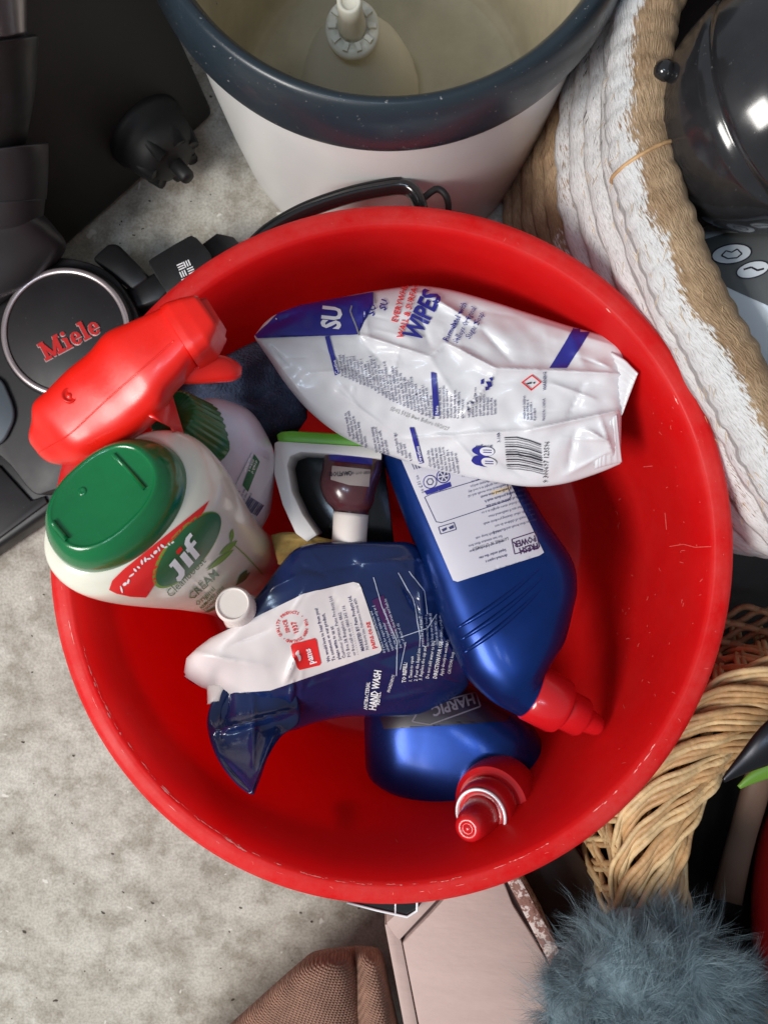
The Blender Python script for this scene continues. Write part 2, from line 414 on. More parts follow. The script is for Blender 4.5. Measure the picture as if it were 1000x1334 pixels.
# seagrass, tan fibre with patchy white paint ('paint' vertex attribute)
def grass_mat(name, tan, dark):
    global nt, L, tc
    m = mat(name, tan, .75); nt = m.node_tree; L = nt.links.new; b = nt.nodes['Principled BSDF']; tc = nt.nodes['Texture Coordinate']
    at = nt.nodes.new('ShaderNodeAttribute'); at.attribute_name = 'paint'
    uvn = nt.nodes.new('ShaderNodeAttribute'); uvn.attribute_name = 'fib'
    n = nt.nodes.new('ShaderNodeTexNoise'); n.inputs['Scale'].default_value = 1; n.inputs['Detail'].default_value = 5; n.inputs['Roughness'].default_value = .6
    L(uvn.outputs['Vector'], n.inputs['Vector'])
    fib = ramp(n.outputs['Fac'], [(.3, dark), (.52, tan), (.7, tuple(x * 1.35 for x in tan))])
    big = ramp(nz(28, 5, .6), [(.35, (.7, .62, .55)), (.65, (1.15, 1.15, 1.15))])
    fc = mixc(1.0, fib, big, 'MULTIPLY')
    ad = nt.nodes.new('ShaderNodeMath'); ad.operation = 'MULTIPLY_ADD'; ad.inputs[1].default_value = .9; L(n.outputs['Fac'], ad.inputs[0]); 
    sub = nt.nodes.new('ShaderNodeMath'); sub.operation = 'SUBTRACT'; sub.inputs[1].default_value = .45; L(at.outputs['Fac'], sub.inputs[0]); L(sub.outputs[0], ad.inputs[2])
    ad2 = nt.nodes.new('ShaderNodeMath'); ad2.operation = 'MULTIPLY_ADD'; ad2.inputs[1].default_value = .5; L(nz(70, 5, .7), ad2.inputs[0]); 
    sb2 = nt.nodes.new('ShaderNodeMath'); sb2.operation = 'SUBTRACT'; sb2.inputs[1].default_value = .25; L(ad.outputs[0], sb2.inputs[0]); L(sb2.outputs[0], ad2.inputs[2])
    pm = ramp(ad2.outputs[0], [(.46, (0, 0, 0)), (.56, (1, 1, 1))])
    wh = ramp(n.outputs['Fac'], [(.3, (.52, .50, .48)), (.5, (.78, .78, .78))])
    L(mixc(pm, fc, wh), b.inputs['Base Color'])
    bp = nt.nodes.new('ShaderNodeBump'); bp.inputs['Strength'].default_value = 1; bp.inputs['Distance'].default_value = .0018
    L(n.outputs['Fac'], bp.inputs['Height']); L(bp.outputs[0], b.inputs['Normal'])
    return m
M['seagrass'] = grass_mat('seagrass', (.44, .31, .19), (.27, .17, .09))
M['wicker'] = mat('wicker', (.50, .30, .14), .5, var=.35, vscale=55, bump=.4, bscale=300, rvar=.1)
M['wicker2'] = mat('wicker2', (.60, .42, .22), .5, var=.3, vscale=70, bump=.4, bscale=300, rvar=.1)
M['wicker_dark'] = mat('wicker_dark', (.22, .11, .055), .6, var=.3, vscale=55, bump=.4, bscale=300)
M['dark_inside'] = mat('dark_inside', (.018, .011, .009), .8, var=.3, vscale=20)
M['fluff'] = mat('fluff', (.19, .26, .295), .9, var=.5, vscale=30)

# ------------------------------------------------------------------ concrete floor
fl = link('concrete_floor', mesh([(-2, -2, 0), (2, -2, 0), (2, 2, 0), (-2, 2, 0)], [(0, 1, 2, 3)]), None, M['concrete'], False)
tag(fl, kind='structure')

# ------------------------------------------------------------------ strap, cable and bracket round the tub
st_ = thing('black_strap', 'glossy black strap curving between the red tub and the white bucket', 'strap', P(470, 255, .15))
spath = [P(x, y, .152) for x, y in spline([(322, 330), (345, 305), (392, 277), (450, 256), (500, 245), (524, 243), (538, 250), (547, 266), (550, 285)], 8)]
link('strap_band', tube(spath, .0042, 12, flat=1.5), st_, M['black_gloss'])
link('strap_edge', tube([p_ + Vector((0, .0028, .0052)) for p_ in spath[:40]], .0006, 6), st_, M['rubber'])
cb = link('cable', tube([P(x, y, z) for x, y, z in spline([(572, 330, .13), (583, 285, .14), (582, 258, .148), (570, 246, .150), (556, 254, .150), (545, 266, .150)], 6)], .0020, 10), None, M['rubber'])
tag(cb, 'short loop of black cable beside the black strap behind the red tub', 'cable')
br_ = thing('plastic_bracket', 'small dark plastic piece with shiny clear edges between the tub and the pink box', 'bracket', P(510, 1180, .106))
link('bracket_body', prism([(438, 1158), (456, 1178), (530, 1194), (542, 1187), (553, 1172), (550, 1150)], .1065, .114, .0008), br_, M['black_gloss'], auto=40)
link('clear_edge', tube([P(x, y, .1145) for x, y in [(452, 1176), (490, 1186), (530, 1195), (543, 1187), (543, 1168)]], .0008, 8), br_, M['clear_edge'])
link('clear_edge', tube([P(x, y, .1145) for x, y in [(515, 1160), (515, 1191)]], .0006, 8), br_, M['clear_edge'])

# ------------------------------------------------------------------ red tub
TC = P(510, 723, .18); TC = Vector((TC.x, TC.y, 0))
TB = .0010
prof = [(.0, TB), (.140, TB), (.152, .019), (.160, .030), (.166, .060), (.1695, .110), (.1725, .160), (.1742, .1725),
        (.1752, .1768), (.1768, .1786), (.1795, .1790), (.1850, .1780), (.1880, .1752), (.1893, .169), (.1890, .152), (.1872, .1518),
        (.1868, .165), (.1800, .169), (.1755, .155), (.1725, .110), (.169, .060), (.163, .027), (.154, TB - .0005), (.0, TB - .0005)]
prof = [(r, z) for r, z in prof]
# inner skin sits 2.5 mm above the outer
prof[0] = (0.0005, TB + .003); prof[1] = (.139, TB + .003); prof[2] = (.150, TB + .005)
prof[-1] = (0.0005, TB)
n = 160; vs = []; fs = []
fine = spline(prof, 3, lin=True)
for r, z in fine:
    for k in range(n):
        a = 2 * math.pi * k / n
        wob = 1 + (.0035 * math.sin(2 * a + .6) + .0015 * math.sin(3 * a)) * (z / .18)
        zz = z + (.0012 * math.sin(2 * a + 1.1)) * max(0, (z - .05) / .13)
        vs.append(TC + Vector((r * wob * math.cos(a), r * wob * math.sin(a) * (1 + .034 * z / .18), zz)))
for i in range(len(fine) - 1):
    for k in range(n):
        l = (k + 1) % n
        fs.append((i * n + k, i * n + l, (i + 1) * n + l, (i + 1) * n + k))
me = fixn(mesh(vs, fs))
_at = me.attributes.new('lip', 'FLOAT', 'POINT'); _at.data.foreach_set('value', [.12 + .88 * max(0, min(1, (math.hypot(v.co.x - TC.x, (v.co.y - TC.y) / 1.034) - .1745) / .004)) * (1 if v.co.z > .12 else 0) for v in me.vertices])
tub = thing('red_tub', 'large round red plastic tub holding cleaning products, in the middle', 'tub', TC)
tb = link('tub_wall', me, tub, M['red_tub'])
# worn line along the inner ridge + moulded lug
bmw = bmesh.new()
def wear(a0, a1, rr, wd, prob, seed):
    random.seed(seed); a = a0
    while a < a1:
        da = random.uniform(.4, 2.6)
        if random.random() < prob:
            k = 6; w_ = wd * random.uniform(.4, 1.3); r0 = rr + random.uniform(-.0003, .0003); ring = []
            for j in range(k + 1):
                t = R(a + da * j / k); s = math.sin(math.pi * j / k) * w_
                for q in (-1, 1):
                    r_ = r0 + q * s / 2 + random.uniform(-.0001, .0001)
                    ring.append(bmw.verts.new(TC + Vector((r_ * math.cos(t), 1.034 * r_ * math.sin(t), .2))))
            for j in range(k):
                bmw.faces.new((ring[2 * j], ring[2 * j + 1], ring[2 * j + 3], ring[2 * j + 2]))
        a += da
wear(196, 300, .1762, .00022, .7, 4); wear(200, 245, .1765, .0004, .35, 14); wear(300, 345, .1763, .0004, .45, 5); wear(-10, 60, .1765, .0003, .12, 6); wear(190, 300, .1800, .0002, .12, 7)
hb = bvh_of(tb)
for v in list(bmw.verts):
    loc, nr, i_, d_ = hb.ray_cast(v.co, Vector((0, 0, -1)))
    v.co = loc + nr * .0001 * (1 if nr.z > 0 else -1)
mw = bpy.data.meshes.new('w'); bmw.to_mesh(mw); bmw.free()
M['scuff2'] = mat('scuff2', (.85, .13, .11), .6, var=.3, vscale=300)
M['scuff'] = mat('scuff', (.84, .36, .32), .6, var=.3, vscale=300)
link('scratch_marks', mw, tub, M['scuff'])['kind'] = 'stuff'
sc_ = []; random.seed(77)
for k in range(110):
    if k < 60: x, y = random.uniform(790, 915), random.uniform(520, 1010)
    elif k < 75: x, y = random.uniform(110, 560), random.uniform(830, 1150)
    else:
        t_ = random.uniform(0, 6.28); x, y = 510 + 432 * math.cos(t_), 723 + 440 * math.sin(t_)
    a_ = random.uniform(0, 3.14); l_ = random.choice([.8, 1, 1.5, 2.6]); p_ = [(x, y)]
    for q_ in range(2): a_ += random.uniform(-.6, .6); p_.append((p_[-1][0] + l_ * math.cos(a_), p_[-1][1] + l_ * math.sin(a_)))
    sc_ += strokes(p_, random.uniform(.4, .8))
sc_ += strokes([(872, 712), (890, 709), (905, 713), (926, 712)], .8) + strokes([(866, 668), (868, 690)], .9) + strokes([(838, 608), (850, 607)], .8)
decal('scuff_marks', sc_, hb, .0001, M['scuff2'], tub, 6)['kind'] = 'stuff'
lug = P(441, 1098, .04)
x_ = P(432, 1070, .115); 
link('moulded_lug', loft([(428, 1060, 452, 1062, .10, .004, 5), (426, 1090, 450, 1092, .125, .004, 5)], 16, 3), tub, M['red_tub'])

# ------------------------------------------------------------------ white bucket with slate rim
BZ = .24
BC = Vector((.0020, .3125, 0))
def shift(me, v): me.transform(Matrix.Translation(v)); return me
bk = thing('white_bucket', 'white bucket with a thick dark slate rim, behind the red tub', 'bucket', BC)
body = [(.0005, .006), (.104, .006), (.110, .014), (.1125, .06), (.1130, .12), (.1135, .18), (.1140, .225), (.1170, .225), (.1195, .19), (.1190, .12), (.1175, .06), (.1150, .010), (.108, .0005), (.0005, .0005)]
me = lathe_open(spline(body, 4, lin=True), (0, 0, 0), 128, False); me.transform(Matrix.Translation(BC))
o = link('bucket_body', me, bk, M['bucket_white'])
ins = [(.0005, .0068), (.103, .0068), (.1090, .0148), (.1115, .06), (.1120, .12), (.1125, .18), (.1130, .222)]
me = lathe_open(spline(ins, 4, lin=True), BC, 128, False); link('bucket_lining', me, bk, M['bucket_dirty'])
rim = [(.1085, .205), (.1100, .228), (.1120, .2365), (.1150, .2405), (.1180, .2405), (.1205, .2370), (.1228, .2310), (.1242, .222), (.1246, .212), (.1238, .2065), (.1225, .2065), (.1222, .212), (.1190, .221), (.1130, .223), (.1115, .205)]
rim = [(a_ * 1.03, b_) for a_, b_ in rim]
me = lathe_open(spline(rim, 3, closed=True), BC, 160, True); link('bucket_rim', me, bk, M['slate'])
# funnel standing in the bucket
fc = P(466, 66, .06); fc = Vector((fc.x, fc.y, .0068))
fu = thing('spray_bottle_funnel', 'translucent cream plastic funnel standing upside down inside the white bucket', 'funnel', fc)
ax = (P(455, 5, .17) - fc).normalized()
link('cone', lathe([(.044, 0.001), (.045, .004), (.043, .02), (.036, .055), (.027, .085), (.0165, .112), (.0125, .124), (.012, .128)], fc, ax, 48), fu, M['funnel'])
tpn = fc + ax * .128
link('collar', lathe([(.0145, -.004), (.0165, -.002), (.0168, .003), (.0155, .006), (.011, .007), (.010, .006)], tpn, ax, 40), fu, M['funnel'])
link('spout', lathe([(.0088, .004), (.0082, .012), (.0072, .03), (.0068, .045), (.0050, .046), (.0045, .044)], tpn, ax, 32), fu, M['funnel'])
x, y, z = frame(ax)
for k in range(10):
    a = 2 * math.pi * k / 10; c = tpn + (x * math.cos(a) + y * math.sin(a)) * .0120 + z * .0075
    vs = [c + (x * math.cos(a) + y * math.sin(a)) * sx_ * .0024 + (-x * math.sin(a) + y * math.cos(a)) * sy_ * .0014 + z * sz_ * .0022 for sx_ in (-1, 1) for sy_ in (-1, 1) for sz_ in (-1, 1)]
    me = mesh(vs, [(0, 1, 3, 2), (4, 6, 7, 5), (0, 4, 5, 1), (2, 3, 7, 6), (0, 2, 6, 4), (1, 5, 7, 3)]); fixn(me)
    link('castellation', me, fu, M['funnel'], False)

# ------------------------------------------------------------------ dark cabinet top left
A = P(58, 352, 0); B = P(282, 152, 0); u = (B - A).normalized(); nrm = Vector((u.y, -u.x, 0))
if nrm.dot(-A) < 0: nrm = -nrm
cab = thing('charcoal_case', 'tall dark charcoal plastic case with a black knob, behind the vacuum cleaner', 'case', A)
bm = bmesh.new()
A2 = A - u * .25
q = [A2, B, B - nrm * .3, A2 - nrm * .3]
hgt = .38
lo = [bm.verts.new(v + Vector((0, 0, .003))) for v in q]; hi = [bm.verts.new(v - nrm * (.012 if i < 2 else 0) + Vector((0, 0, hgt))) for i, v in enumerate(q)]
bm.faces.new(lo[::-1]); bm.faces.new(hi)
for i in range(4): bm.faces.new((lo[i], lo[(i + 1) % 4], hi[(i + 1) % 4], hi[i]))
bmesh.ops.recalc_face_normals(bm, faces=bm.faces[:]); bmesh.ops.bevel(bm, geom=bm.edges[:], offset=.006, segments=3, profile=.5, affect='EDGES')
link('case_body', from_bm(bm), cab, M['cabinet'])
# knob
kb = BVHTree.FromPolygons([v + Vector((0, 0, 0)) for v in [A2, B, B + Vector((0, 0, hgt)), A2 + Vector((0, 0, hgt))]], [(0, 1, 2, 3)])
loc, _, _, _ = kb.ray_cast(CAM, (P(192, 172, 0) - CAM).normalized())
kn = link('knob', lathe([(.030, -.006), (.0305, .0), (.030, .003), (.027, .006), (.0265, .014), (.024, .022), (.020, .028), (.012, .031), (.0, .031)], loc, nrm, 48), cab, M['rubber'])
x, y, z = frame(nrm, Vector((0, 0, 1)))
for k in range(7):
    a = 2 * math.pi * k / 7 + .3; c0 = loc + (x * math.cos(a) + y * math.sin(a)) * .021 + z * .006
    link('grip_rib', tube([c0 + z * .0, c0 + z * .015, c0 + z * .024 - (x * math.cos(a) + y * math.sin(a)) * .003], .0045, 8), kn, M['rubber'])
link('axle_pin', lathe([(.0055, .028), (.0055, .043), (.0045, .045), (.0, .045)], loc, nrm, 20), kn, M['rubber'])

# ------------------------------------------------------------------ vacuum cleaner floor head
vh = thing('vacuum_cleaner', 'black vacuum cleaner head with silver ringed disc and steel pipe, left of the tub', 'vacuum cleaner', P(88, 430, 0))
slab = [(-120, 560), (163, 374), (262, 318), (300, 332), (318, 420), (64, 668), (-120, 795)]
link('floor_nozzle', prism(slab, .003, .030, .004, 3), vh, M['black_plastic'], auto=50)
link('bumper_strip', prism([(212, 348), (262, 318), (282, 303), (304, 308), (330, 340), (300, 380), (235, 372)], .0305, .0335, .0012), vh, M['vac_body'], auto=50)
# swivel body
sw = [(-70, 470), (-40, 400), (-5, 352), (40, 338), (92, 336), (138, 352), (166, 384), (183, 420), (190, 470), (160, 560), (110, 620), (66, 640), (41, 641), (0, 594), (-70, 560)]
link('swivel_body', prism([p[:2] for p in spline(sw, 4, closed=True)], .031, .050, .003, 3), vh, M['vac_body'], auto=45)
lg = [(-60, 482), (-6, 490), (10, 512), (18, 538), (12, 560), (-4, 580), (-60, 600)]
link('shell_seam', tube([P(x, y, .0505) for x, y in spline([(26, 352), (4, 372), (-8, 400), (-14, 440), (-12, 474)], 6)], .0006, 6), vh, M['rubber'])
link('front_panel', prism([(-60, 612), (-2, 606), (40, 652), (58, 646), (62, 655), (-60, 745)], .0304, .0325, .001), vh, M['vac_body'], auto=45)
link('hinge_screw', lathe([(.0032, 0), (.003, .0012), (.0012, .0012), (.001, .0004), (0, .0004)], P(150, 555, .0502), (0, 0, 1), 20), vh, M['steel_dark'])
link('side_inlay', prism([p[:2] for p in spline(lg, 4, closed=True)], .0502, .0535, .0015), vh, M['vac_light'], auto=45)
dc = P(88, 434, .055)
link('disc', lathe([(.0465, -.006), (.0475, -.003), (.0475, .001), (.0460, .0025), (.0455, .0028), (.0, .0028)], dc, (0, 0, 1), 96), vh, M['vac_body'])
me = lathe_open(spline([(.0418, .0026), (.0420, .0042), (.0450, .0042), (.0455, .0026)], 2, closed=True), dc, 96)
link('disc_ring', me, vh, M['ring_metal'])
def extruded_text(s, x, y, size, ang, z, depth, bold, m_top, m_side, parent, sx=1):
    cu = bpy.data.curves.new('t', 'FONT'); cu.body = s; cu.size = 1; cu.offset = bold; cu.extrude = .03; cu.bevel_depth = .0; cu.resolution_u = 3; cu.align_x = 'CENTER'
    o = bpy.data.objects.new('t', cu); me = bpy.data.meshes.new_from_object(o); bpy.data.objects.remove(o)
    a = R(ang); d = H - z; c = P(x, y, z)
    for v in me.vertices:
        u, t = v.co.x * size * sx * d / F, v.co.y * size * d / F
        v.co = (c.x + u * math.cos(a) - t * math.sin(a), c.y + u * math.sin(a) + t * math.cos(a), z + v.co.z / .03 * depth / 2)
    me.materials.clear(); me.materials.append(m_top); me.materials.append(m_side)
    me.update()
    for p in me.polygons: p.material_index = 0 if abs(p.normal.z) > .8 else 1
    return link('lettering', me, parent, None, False)
# slab-serif letters of the raised word, built letter by letter from bars and bowls
def miele(parent):
    # local units: cap height 1
    polys = []
    def bar(x0, y0, x1, y1): polys.append([(x0, y0), (x1, y0), (x1, y1), (x0, y1)])
    # M
    bar(0, 0, .42, .16); bar(.10, .16, .30, .86); bar(0, .84, .34, 1.0)
    polys.append([(.28, 1.0), (.62, .28), (.62, .02), (.52, .02), (.14, .86)]); polys.append([(.96, 1.0), (.62, .28), (.62, .02), (.70, .02), (1.02, .7)])
    bar(.92, .84, 1.24, 1.0); bar(.90, .16, 1.14, .90); bar(.80, 0, 1.26, .16)
    # i
    bar(1.32, 0, 1.70, .13); bar(1.40, .13, 1.62, .60); bar(1.32, .52, 1.50, .64); polys.append([(1.51 + .12 * math.cos(R(a)), .86 + .11 * math.sin(R(a))) for a in range(0, 360, 30)])
    def e(ox):
        o_ = [(ox + .30 * math.cos(R(a)), .33 + .35 * math.sin(R(a))) for a in range(0, 331, 15)]
        i_ = [(ox + .11 * math.cos(R(a)), .33 + .24 * math.sin(R(a))) for a in range(0, 331, 15)]
        for k in range(len(o_) - 1): polys.append([o_[k], o_[k + 1], i_[k + 1], i_[k]])
        bar(ox - .14, .29, ox + .30, .38)
    e(2.06)
    bar(2.42, 0, 2.82, .13); bar(2.51, .13, 2.73, .90); bar(2.42, .88, 2.73, 1.0)
    e(3.17)
    for dz, grow, m_, nm in ((.0029, .03, M['logo_edge'], 'lettering_edge'), (.0037, 0, M['logo_red'], 'lettering')):
        bm = bmesh.new()
        for i, p in enumerate(polys):
            cx = sum(q[0] for q in p) / len(p); cy = sum(q[1] for q in p) / len(p)
            for _ in (0,):
                pts = []
                for (x, y) in p:
                    if grow: x += grow * (1 if x > cx else -1); y += grow * (1 if y > cy else -1) - .035
                    s = 25; a = R(28); X = (x - 1.75) * s * .95; Y = (y - .45) * s
                    px_ = 91 + X * math.cos(a) - Y * math.sin(a); py_ = 441 - (X * math.sin(a) + Y * math.cos(a))
                    pts.append((px_, py_))
                zt = .055 + dz + i * .000008; t = [bm.verts.new(P(*q, zt)) for q in pts]; l = [bm.verts.new(P(*q, .055 + .0022)) for q in pts]
                bm.faces.new(t); k = len(t)
                for j in range(k): bm.faces.new((t[j], l[j], l[(j + 1) % k], t[(j + 1) % k]))
        link(nm, from_bm(bm), parent, m_, False)
miele(vh)
# neck and pipe, rising away to the upper left
link('neck', loft([(-70, 440, 40, 372, .040, .010, 2.4), (-60, 420, 64, 352, .045, .022, 2.4), (-50, 350, 84, 322, .065, .025, 2.4), (-45, 310, 66, 295, .085, .027, 2.4), (-46, 290, 50, 278, .096, .026, 2.3)], 36, 8), vh, M['vac_grey'])
link('socket', loft([(-50, 304, 42, 296, .094, .020, 2.6), (-60, 296, 49, 287, .096, .027, 2.6), (-61, 270, 52, 262, .108, .028, 2.6), (-61, 266, 54, 257, .1085, .029, 2.6), (-62, 240, 55, 232, .125, .030, 2.6), (-64, 206, 56, 192, .150, .031, 2.6), (-63, 200, 54, 186, .1518, .030, 2.6), (-60, 199, 48, 186, .1522, .025, 2.6)], 40, 6), vh, M['vac_grey'])
link('collar', loft([(-50, 225, 26, 215, .142, .016, 2.2), (-52, 200, 30, 190, .160, .018, 2.2), (-58, 178, 33, 170, .172, .020, 2.2), (-64, 130, 42, 118, .205, .022, 2.2), (-68, 70, 46, 55, .238, .023, 2.2), (-68, 62, 45, 46, .2405, .022, 2.2), (-66, 60, 41, 44, .241, .018, 2.2)], 40, 8), vh, M['black_plastic'])
link('steel_pipe', loft([(-62, 100, 33, 90, .225, .0165, 2), (-66, 70, 33, 60, .240, .0168, 2), (-90, -20, 33, -40, .29, .0168, 2), (-120, -120, 33, -150, .34, .0168, 2)], 48, 6), vh, M['chrome'])
link('connector', prism([(118, 336), (140, 316), (152, 316), (182, 346), (196, 362), (172, 380)], .0305, .045, .003), vh, M['black_plastic'], auto=50)
link('connector', prism([(165, 374), (208, 350), (236, 362), (210, 392), (176, 404)], .0305, .044, .003), vh, M['black_plastic'], auto=50)
cl = [(194, 342), (198, 336), (243, 309), (252, 308), (260, 314), (276, 338), (262, 372), (222, 382), (214, 376), (196, 348)]
pd = link('foot_pedal', prism([p[:2] for p in spline(cl, 3, closed=True)], .034, .050, .002, 3), vh, M['black_plastic'], auto=45)
ph = bvh_of(pd)
ic = []; t = R(-24)
for bi, (u0, v0) in enumerate(((0, 0), (10, 0), (0, 10), (10, 10), (-2, 20))):
    for i in range(3):
        a_ = [(u0 + i * 3.2, v0), (u0 + i * 3.2, v0 + 8)] if bi in (1, 2) else [(u0, v0 + i * 3.2 + .8), (u0 + 8.5, v0 + i * 3.2 + .8)]
        ic += strokes([(230 + p[0] * math.cos(t) - p[1] * math.sin(t), 345 + p[0] * math.sin(t) + p[1] * math.cos(t)) for p in a_], 1.5)
decal('icon', ic, ph, .0002, M['white_print'], vh, 5)

# ------------------------------------------------------------------ seagrass basket (coil by coil)
RP = [(852, -10), (835, 60), (831, 150), (839, 215), (864, 300), (896, 380), (938, 458), (988, 550), (1040, 640), (1120, 715), (1260, 690), (1370, 400), (1370, 150), (1260, -120), (1080, -210), (920, -150)]
RZ = .205
rp3 = [P(x, y, RZ) for x, y in RP]
rp3 = [Vector(q) for q in spline([tuple(v) for v in rp3], 40, closed=True)]
bc = sum(rp3, Vector()) / len(rp3)
bsk = thing('seagrass_basket', 'coiled seagrass basket with worn white paint and thick tan rim, upper right', 'basket', (bc.x, bc.y, 0))
def rope(path, r, nseg, amp, strands, pitch, paintf, name, seed, fibk=(3, 1)):
    n = 20; m = len(path); vs = []; fs = []; paint = []; fib = []
    # cumulative length
    Ls = [0]
    for i in range(1, m + 1): Ls.append(Ls[-1] + (path[i % m] - path[i - 1]).length)
    for i in range(m):
        t = (path[(i + 1) % m] - path[i - 1]).normalized(); up = Vector((0, 0, 1)); out = t.cross(up).normalized()
        if out.dot(path[i] - bc) < 0: out = -out
        upv = out.cross(t); 
        if upv.z < 0: upv = -upv
        s = Ls[i]
        for k in range(n):
            a = 2 * math.pi * k / n
            ph = s / pitch * 2 * math.pi + a * strands
            q = path[i] + out * math.cos(a) * r + upv * math.sin(a) * r
            rr = r * (1 + amp * (abs(math.sin(ph / 2)) - .6) + .10 * noise.noise(q * 90 + Vector((seed, 0, 0))))
            q = path[i] + out * math.cos(a) * rr + upv * math.sin(a) * rr
            vs.append(q); paint.append(paintf(i / m, a, q)); fib.append(((s * 180 + a * 3.2 * strands), (a * r * 1400 - s * 900 * .35), seed * 7.3))
    for i in range(m):
        j = (i + 1) % m
        for k in range(n):
            l = (k + 1) % n; fs.append((i * n + k, i * n + l, j * n + l, j * n + k))
    me = mesh(vs, fs); fixn(me)
    if len(me.vertices) == len(vs):
        at = me.attributes.new('paint', 'FLOAT', 'POINT'); at.data.foreach_set('value', paint)
        fa = me.attributes.new('fib', 'FLOAT_VECTOR', 'POINT'); fa.data.foreach_set('vector', [c for f in fib for c in f])
    return link(name, me, bsk, M['seagrass'])
def pr_rim(f, a, q):
    # white on the outer side, tan on top and inside
    d = (a + math.pi) % (2 * math.pi) - math.pi
    return .5 + .55 * (1 if abs(d) < 9 else 0) * (math.cos(d - R(-15)) - .34 + .22 * max(0, min(1, (.16 - q.y) / .1))) * 1.3 + .24 * noise.noise(q * 28) + .10 * noise.noise(q * 90)
rope(rp3, .0165, 0, .05, 1, .011, pr_rim, 'rolled_rim', 1)
for k in range(9):
    z = RZ - .019 - .0215 * k
    if z < .012: z = .012
    s = 1.0 + .004 * k
    path = [bc + Vector(((v.x - bc.x) * s - .0030 * k, (v.y - bc.y) * s + .0022 * k, 0)) for v in rp3]
    path = [Vector((v.x, v.y, z + .0015 * noise.noise(v * 30 + Vector((k, 0, 0))))) for v in path]
    pf = (lambda f, a, q, k=k: .74 + .45 * noise.noise(q * 14 + Vector((3, k, 0))) - (0 if k < 4 else .6 * max(0, min(1, (q.y - .15 + .012 * (k - 4)) / .05))))
    rope(path, .0136, 0, .07, 1, .030, pf, 'coil', k + 2)
link('inner_lining', (lambda: (lambda vs_fs: mesh(*vs_fs))(skin([[bc + Vector(((v.x - bc.x) * f, (v.y - bc.y) * f, z - RZ)) for v in rp3[::4]] for f, z in ((.93, .195), (.91, .15), (.90, .03), (.02, .02))], True, False, False)))(), bsk, M['dark_inside'])  # near-black inner wall, the shade inside the basket put into its colour
# binding wraps on the rim
for i_ in (118,):
    c = rp3[i_]; t = (rp3[i_ + 1] - rp3[i_ - 1]).normalized(); x, y, z = frame(t, Vector((0, 0, 1)))
    link('binding', tube([c + (x * math.cos(a) + y * math.sin(a)) * .0171 + t * .004 * math.sin(a) for a in [2 * math.pi * k / 40 for k in range(40)]], .0011, 6, True), bsk, M['wicker'])
# loose fibres over coils
bm = bmesh.new(); random.seed(5)
for k in range(260):
    i = random.randrange(60, 330); c = rp3[i]; a = random.uniform(-1.2, 1.8); t = (rp3[i + 1] - rp3[i - 1]).normalized(); out = t.cross(Vector((0, 0, 1)))
    if out.dot(c - bc) < 0: out = -out
    dn = random.choice([0, 0, .04, .08, .12]); r0 = .0172 if dn == 0 else .015
    c = c + Vector((0, 0, -dn)) + (out * .004 if dn else Vector()) + out * math.cos(a) * r0 + Vector((0, 0, 1)) * math.sin(a) * r0
    d = (t + out * random.uniform(-.6, .6) + Vector((0, 0, random.uniform(-.3, .5)))).normalized() * random.uniform(.003, .009)
    w_ = d.cross(Vector((0, 0, 1))).normalized() * .00018
    p0, p1, p2 = c, c + d * .5 + out * .0008, c + d + out * .0018
    q = [bm.verts.new(v) for v in (p0 - w_, p0 + w_, p1 - w_, p1 + w_, p2)]
    bm.faces.new((q[0], q[1], q[3], q[2])); bm.faces.new((q[2], q[3], q[4]))
ch_ = bvh_of(*[o for o in bsk.children if o.name.startswith('coil')])
gp = []; random.seed(31)
for k in range(420):
    x = random.uniform(660, 960); y = random.uniform(60, 600); i = min(range(0, len(rp3), 4), key=lambda q_: (rp3[q_] - P(x + 40, y, RZ)).length)
    t = rp3[(i + 2) % len(rp3)] - rp3[i - 2]; an_ = math.degrees(math.atan2(t.y, t.x)) + random.uniform(-28, -8)
    hit = ch_.ray_cast(CAM, (P(x, y, 0) - CAM).normalized())[0]
    if hit and hit.z < RZ - .01:
        l_ = random.uniform(3, 9); gp.append([(x + u * math.cos(R(an_)), y - u * math.sin(R(an_)) + dy) for u, dy in ((-l_, 0), (0, 1.1), (l_, 0), (0, -1.1))])
if gp: decal('weave_gaps', gp, ch_, .0003, M['groove'], bsk, 4)['kind'] = 'stuff'  # dark slivers laid on the coils as shade in the weave
fo = link('loose_fibres', from_bm(bm), bsk, M['wicker2'], False); fo['kind'] = 'stuff'

# things in the seagrass basket
BCn = P(1016, 140, .215)
rb_ = .0600
ba = thing('black_dome', 'shiny black rounded plastic dome reflecting a window, inside the seagrass basket', 'appliance', (BCn.x, BCn.y, BCn.z - rb_))
pr = [(.001, -rb_)] + [(rb_ * math.cos(R(a)), rb_ * math.sin(R(a))) for a in range(-80, 0, 8)] + [(rb_, -.002), (rb_ * .985, -.001), (rb_ * .985, .001), (rb_, .002)] + [(rb_ * math.cos(R(a)), rb_ * math.sin(R(a))) for a in range(4, 90, 5)] + [(.0, rb_)]
axb = Vector((.55, .15, .8)).normalized()
link('shell', lathe(pr, BCn, axb, 96), ba, M['ball_black'])
kp = P(864, 92, .222); link('rivet', lathe([(.0055, -.012), (.0055, -.002), (.0045, .002), (.002, .004), (0, .0043)], kp, (CAM - kp), 24), ba, M['ball_black'])
apz = .17
ap = thing('white_appliance', 'white plastic item with a grey icon label below the black dome in the seagrass basket', 'appliance', P(1000, 430, .05))
wb = link('casing', loft([(985, 286, 1060, 280, .155, .012, 2.4), (915, 300, 1110, 300, .150, .035, 2.6), (885, 350, 1150, 340, .148, .045, 2.8), (905, 420, 1180, 400, .146, .048, 2.8), (945, 490, 1180, 470, .142, .045, 2.6), (1010, 545, 1160, 530, .14, .02, 2.4)], 40, 8), ap, M['appliance_white'])
hb = bvh_of(wb)
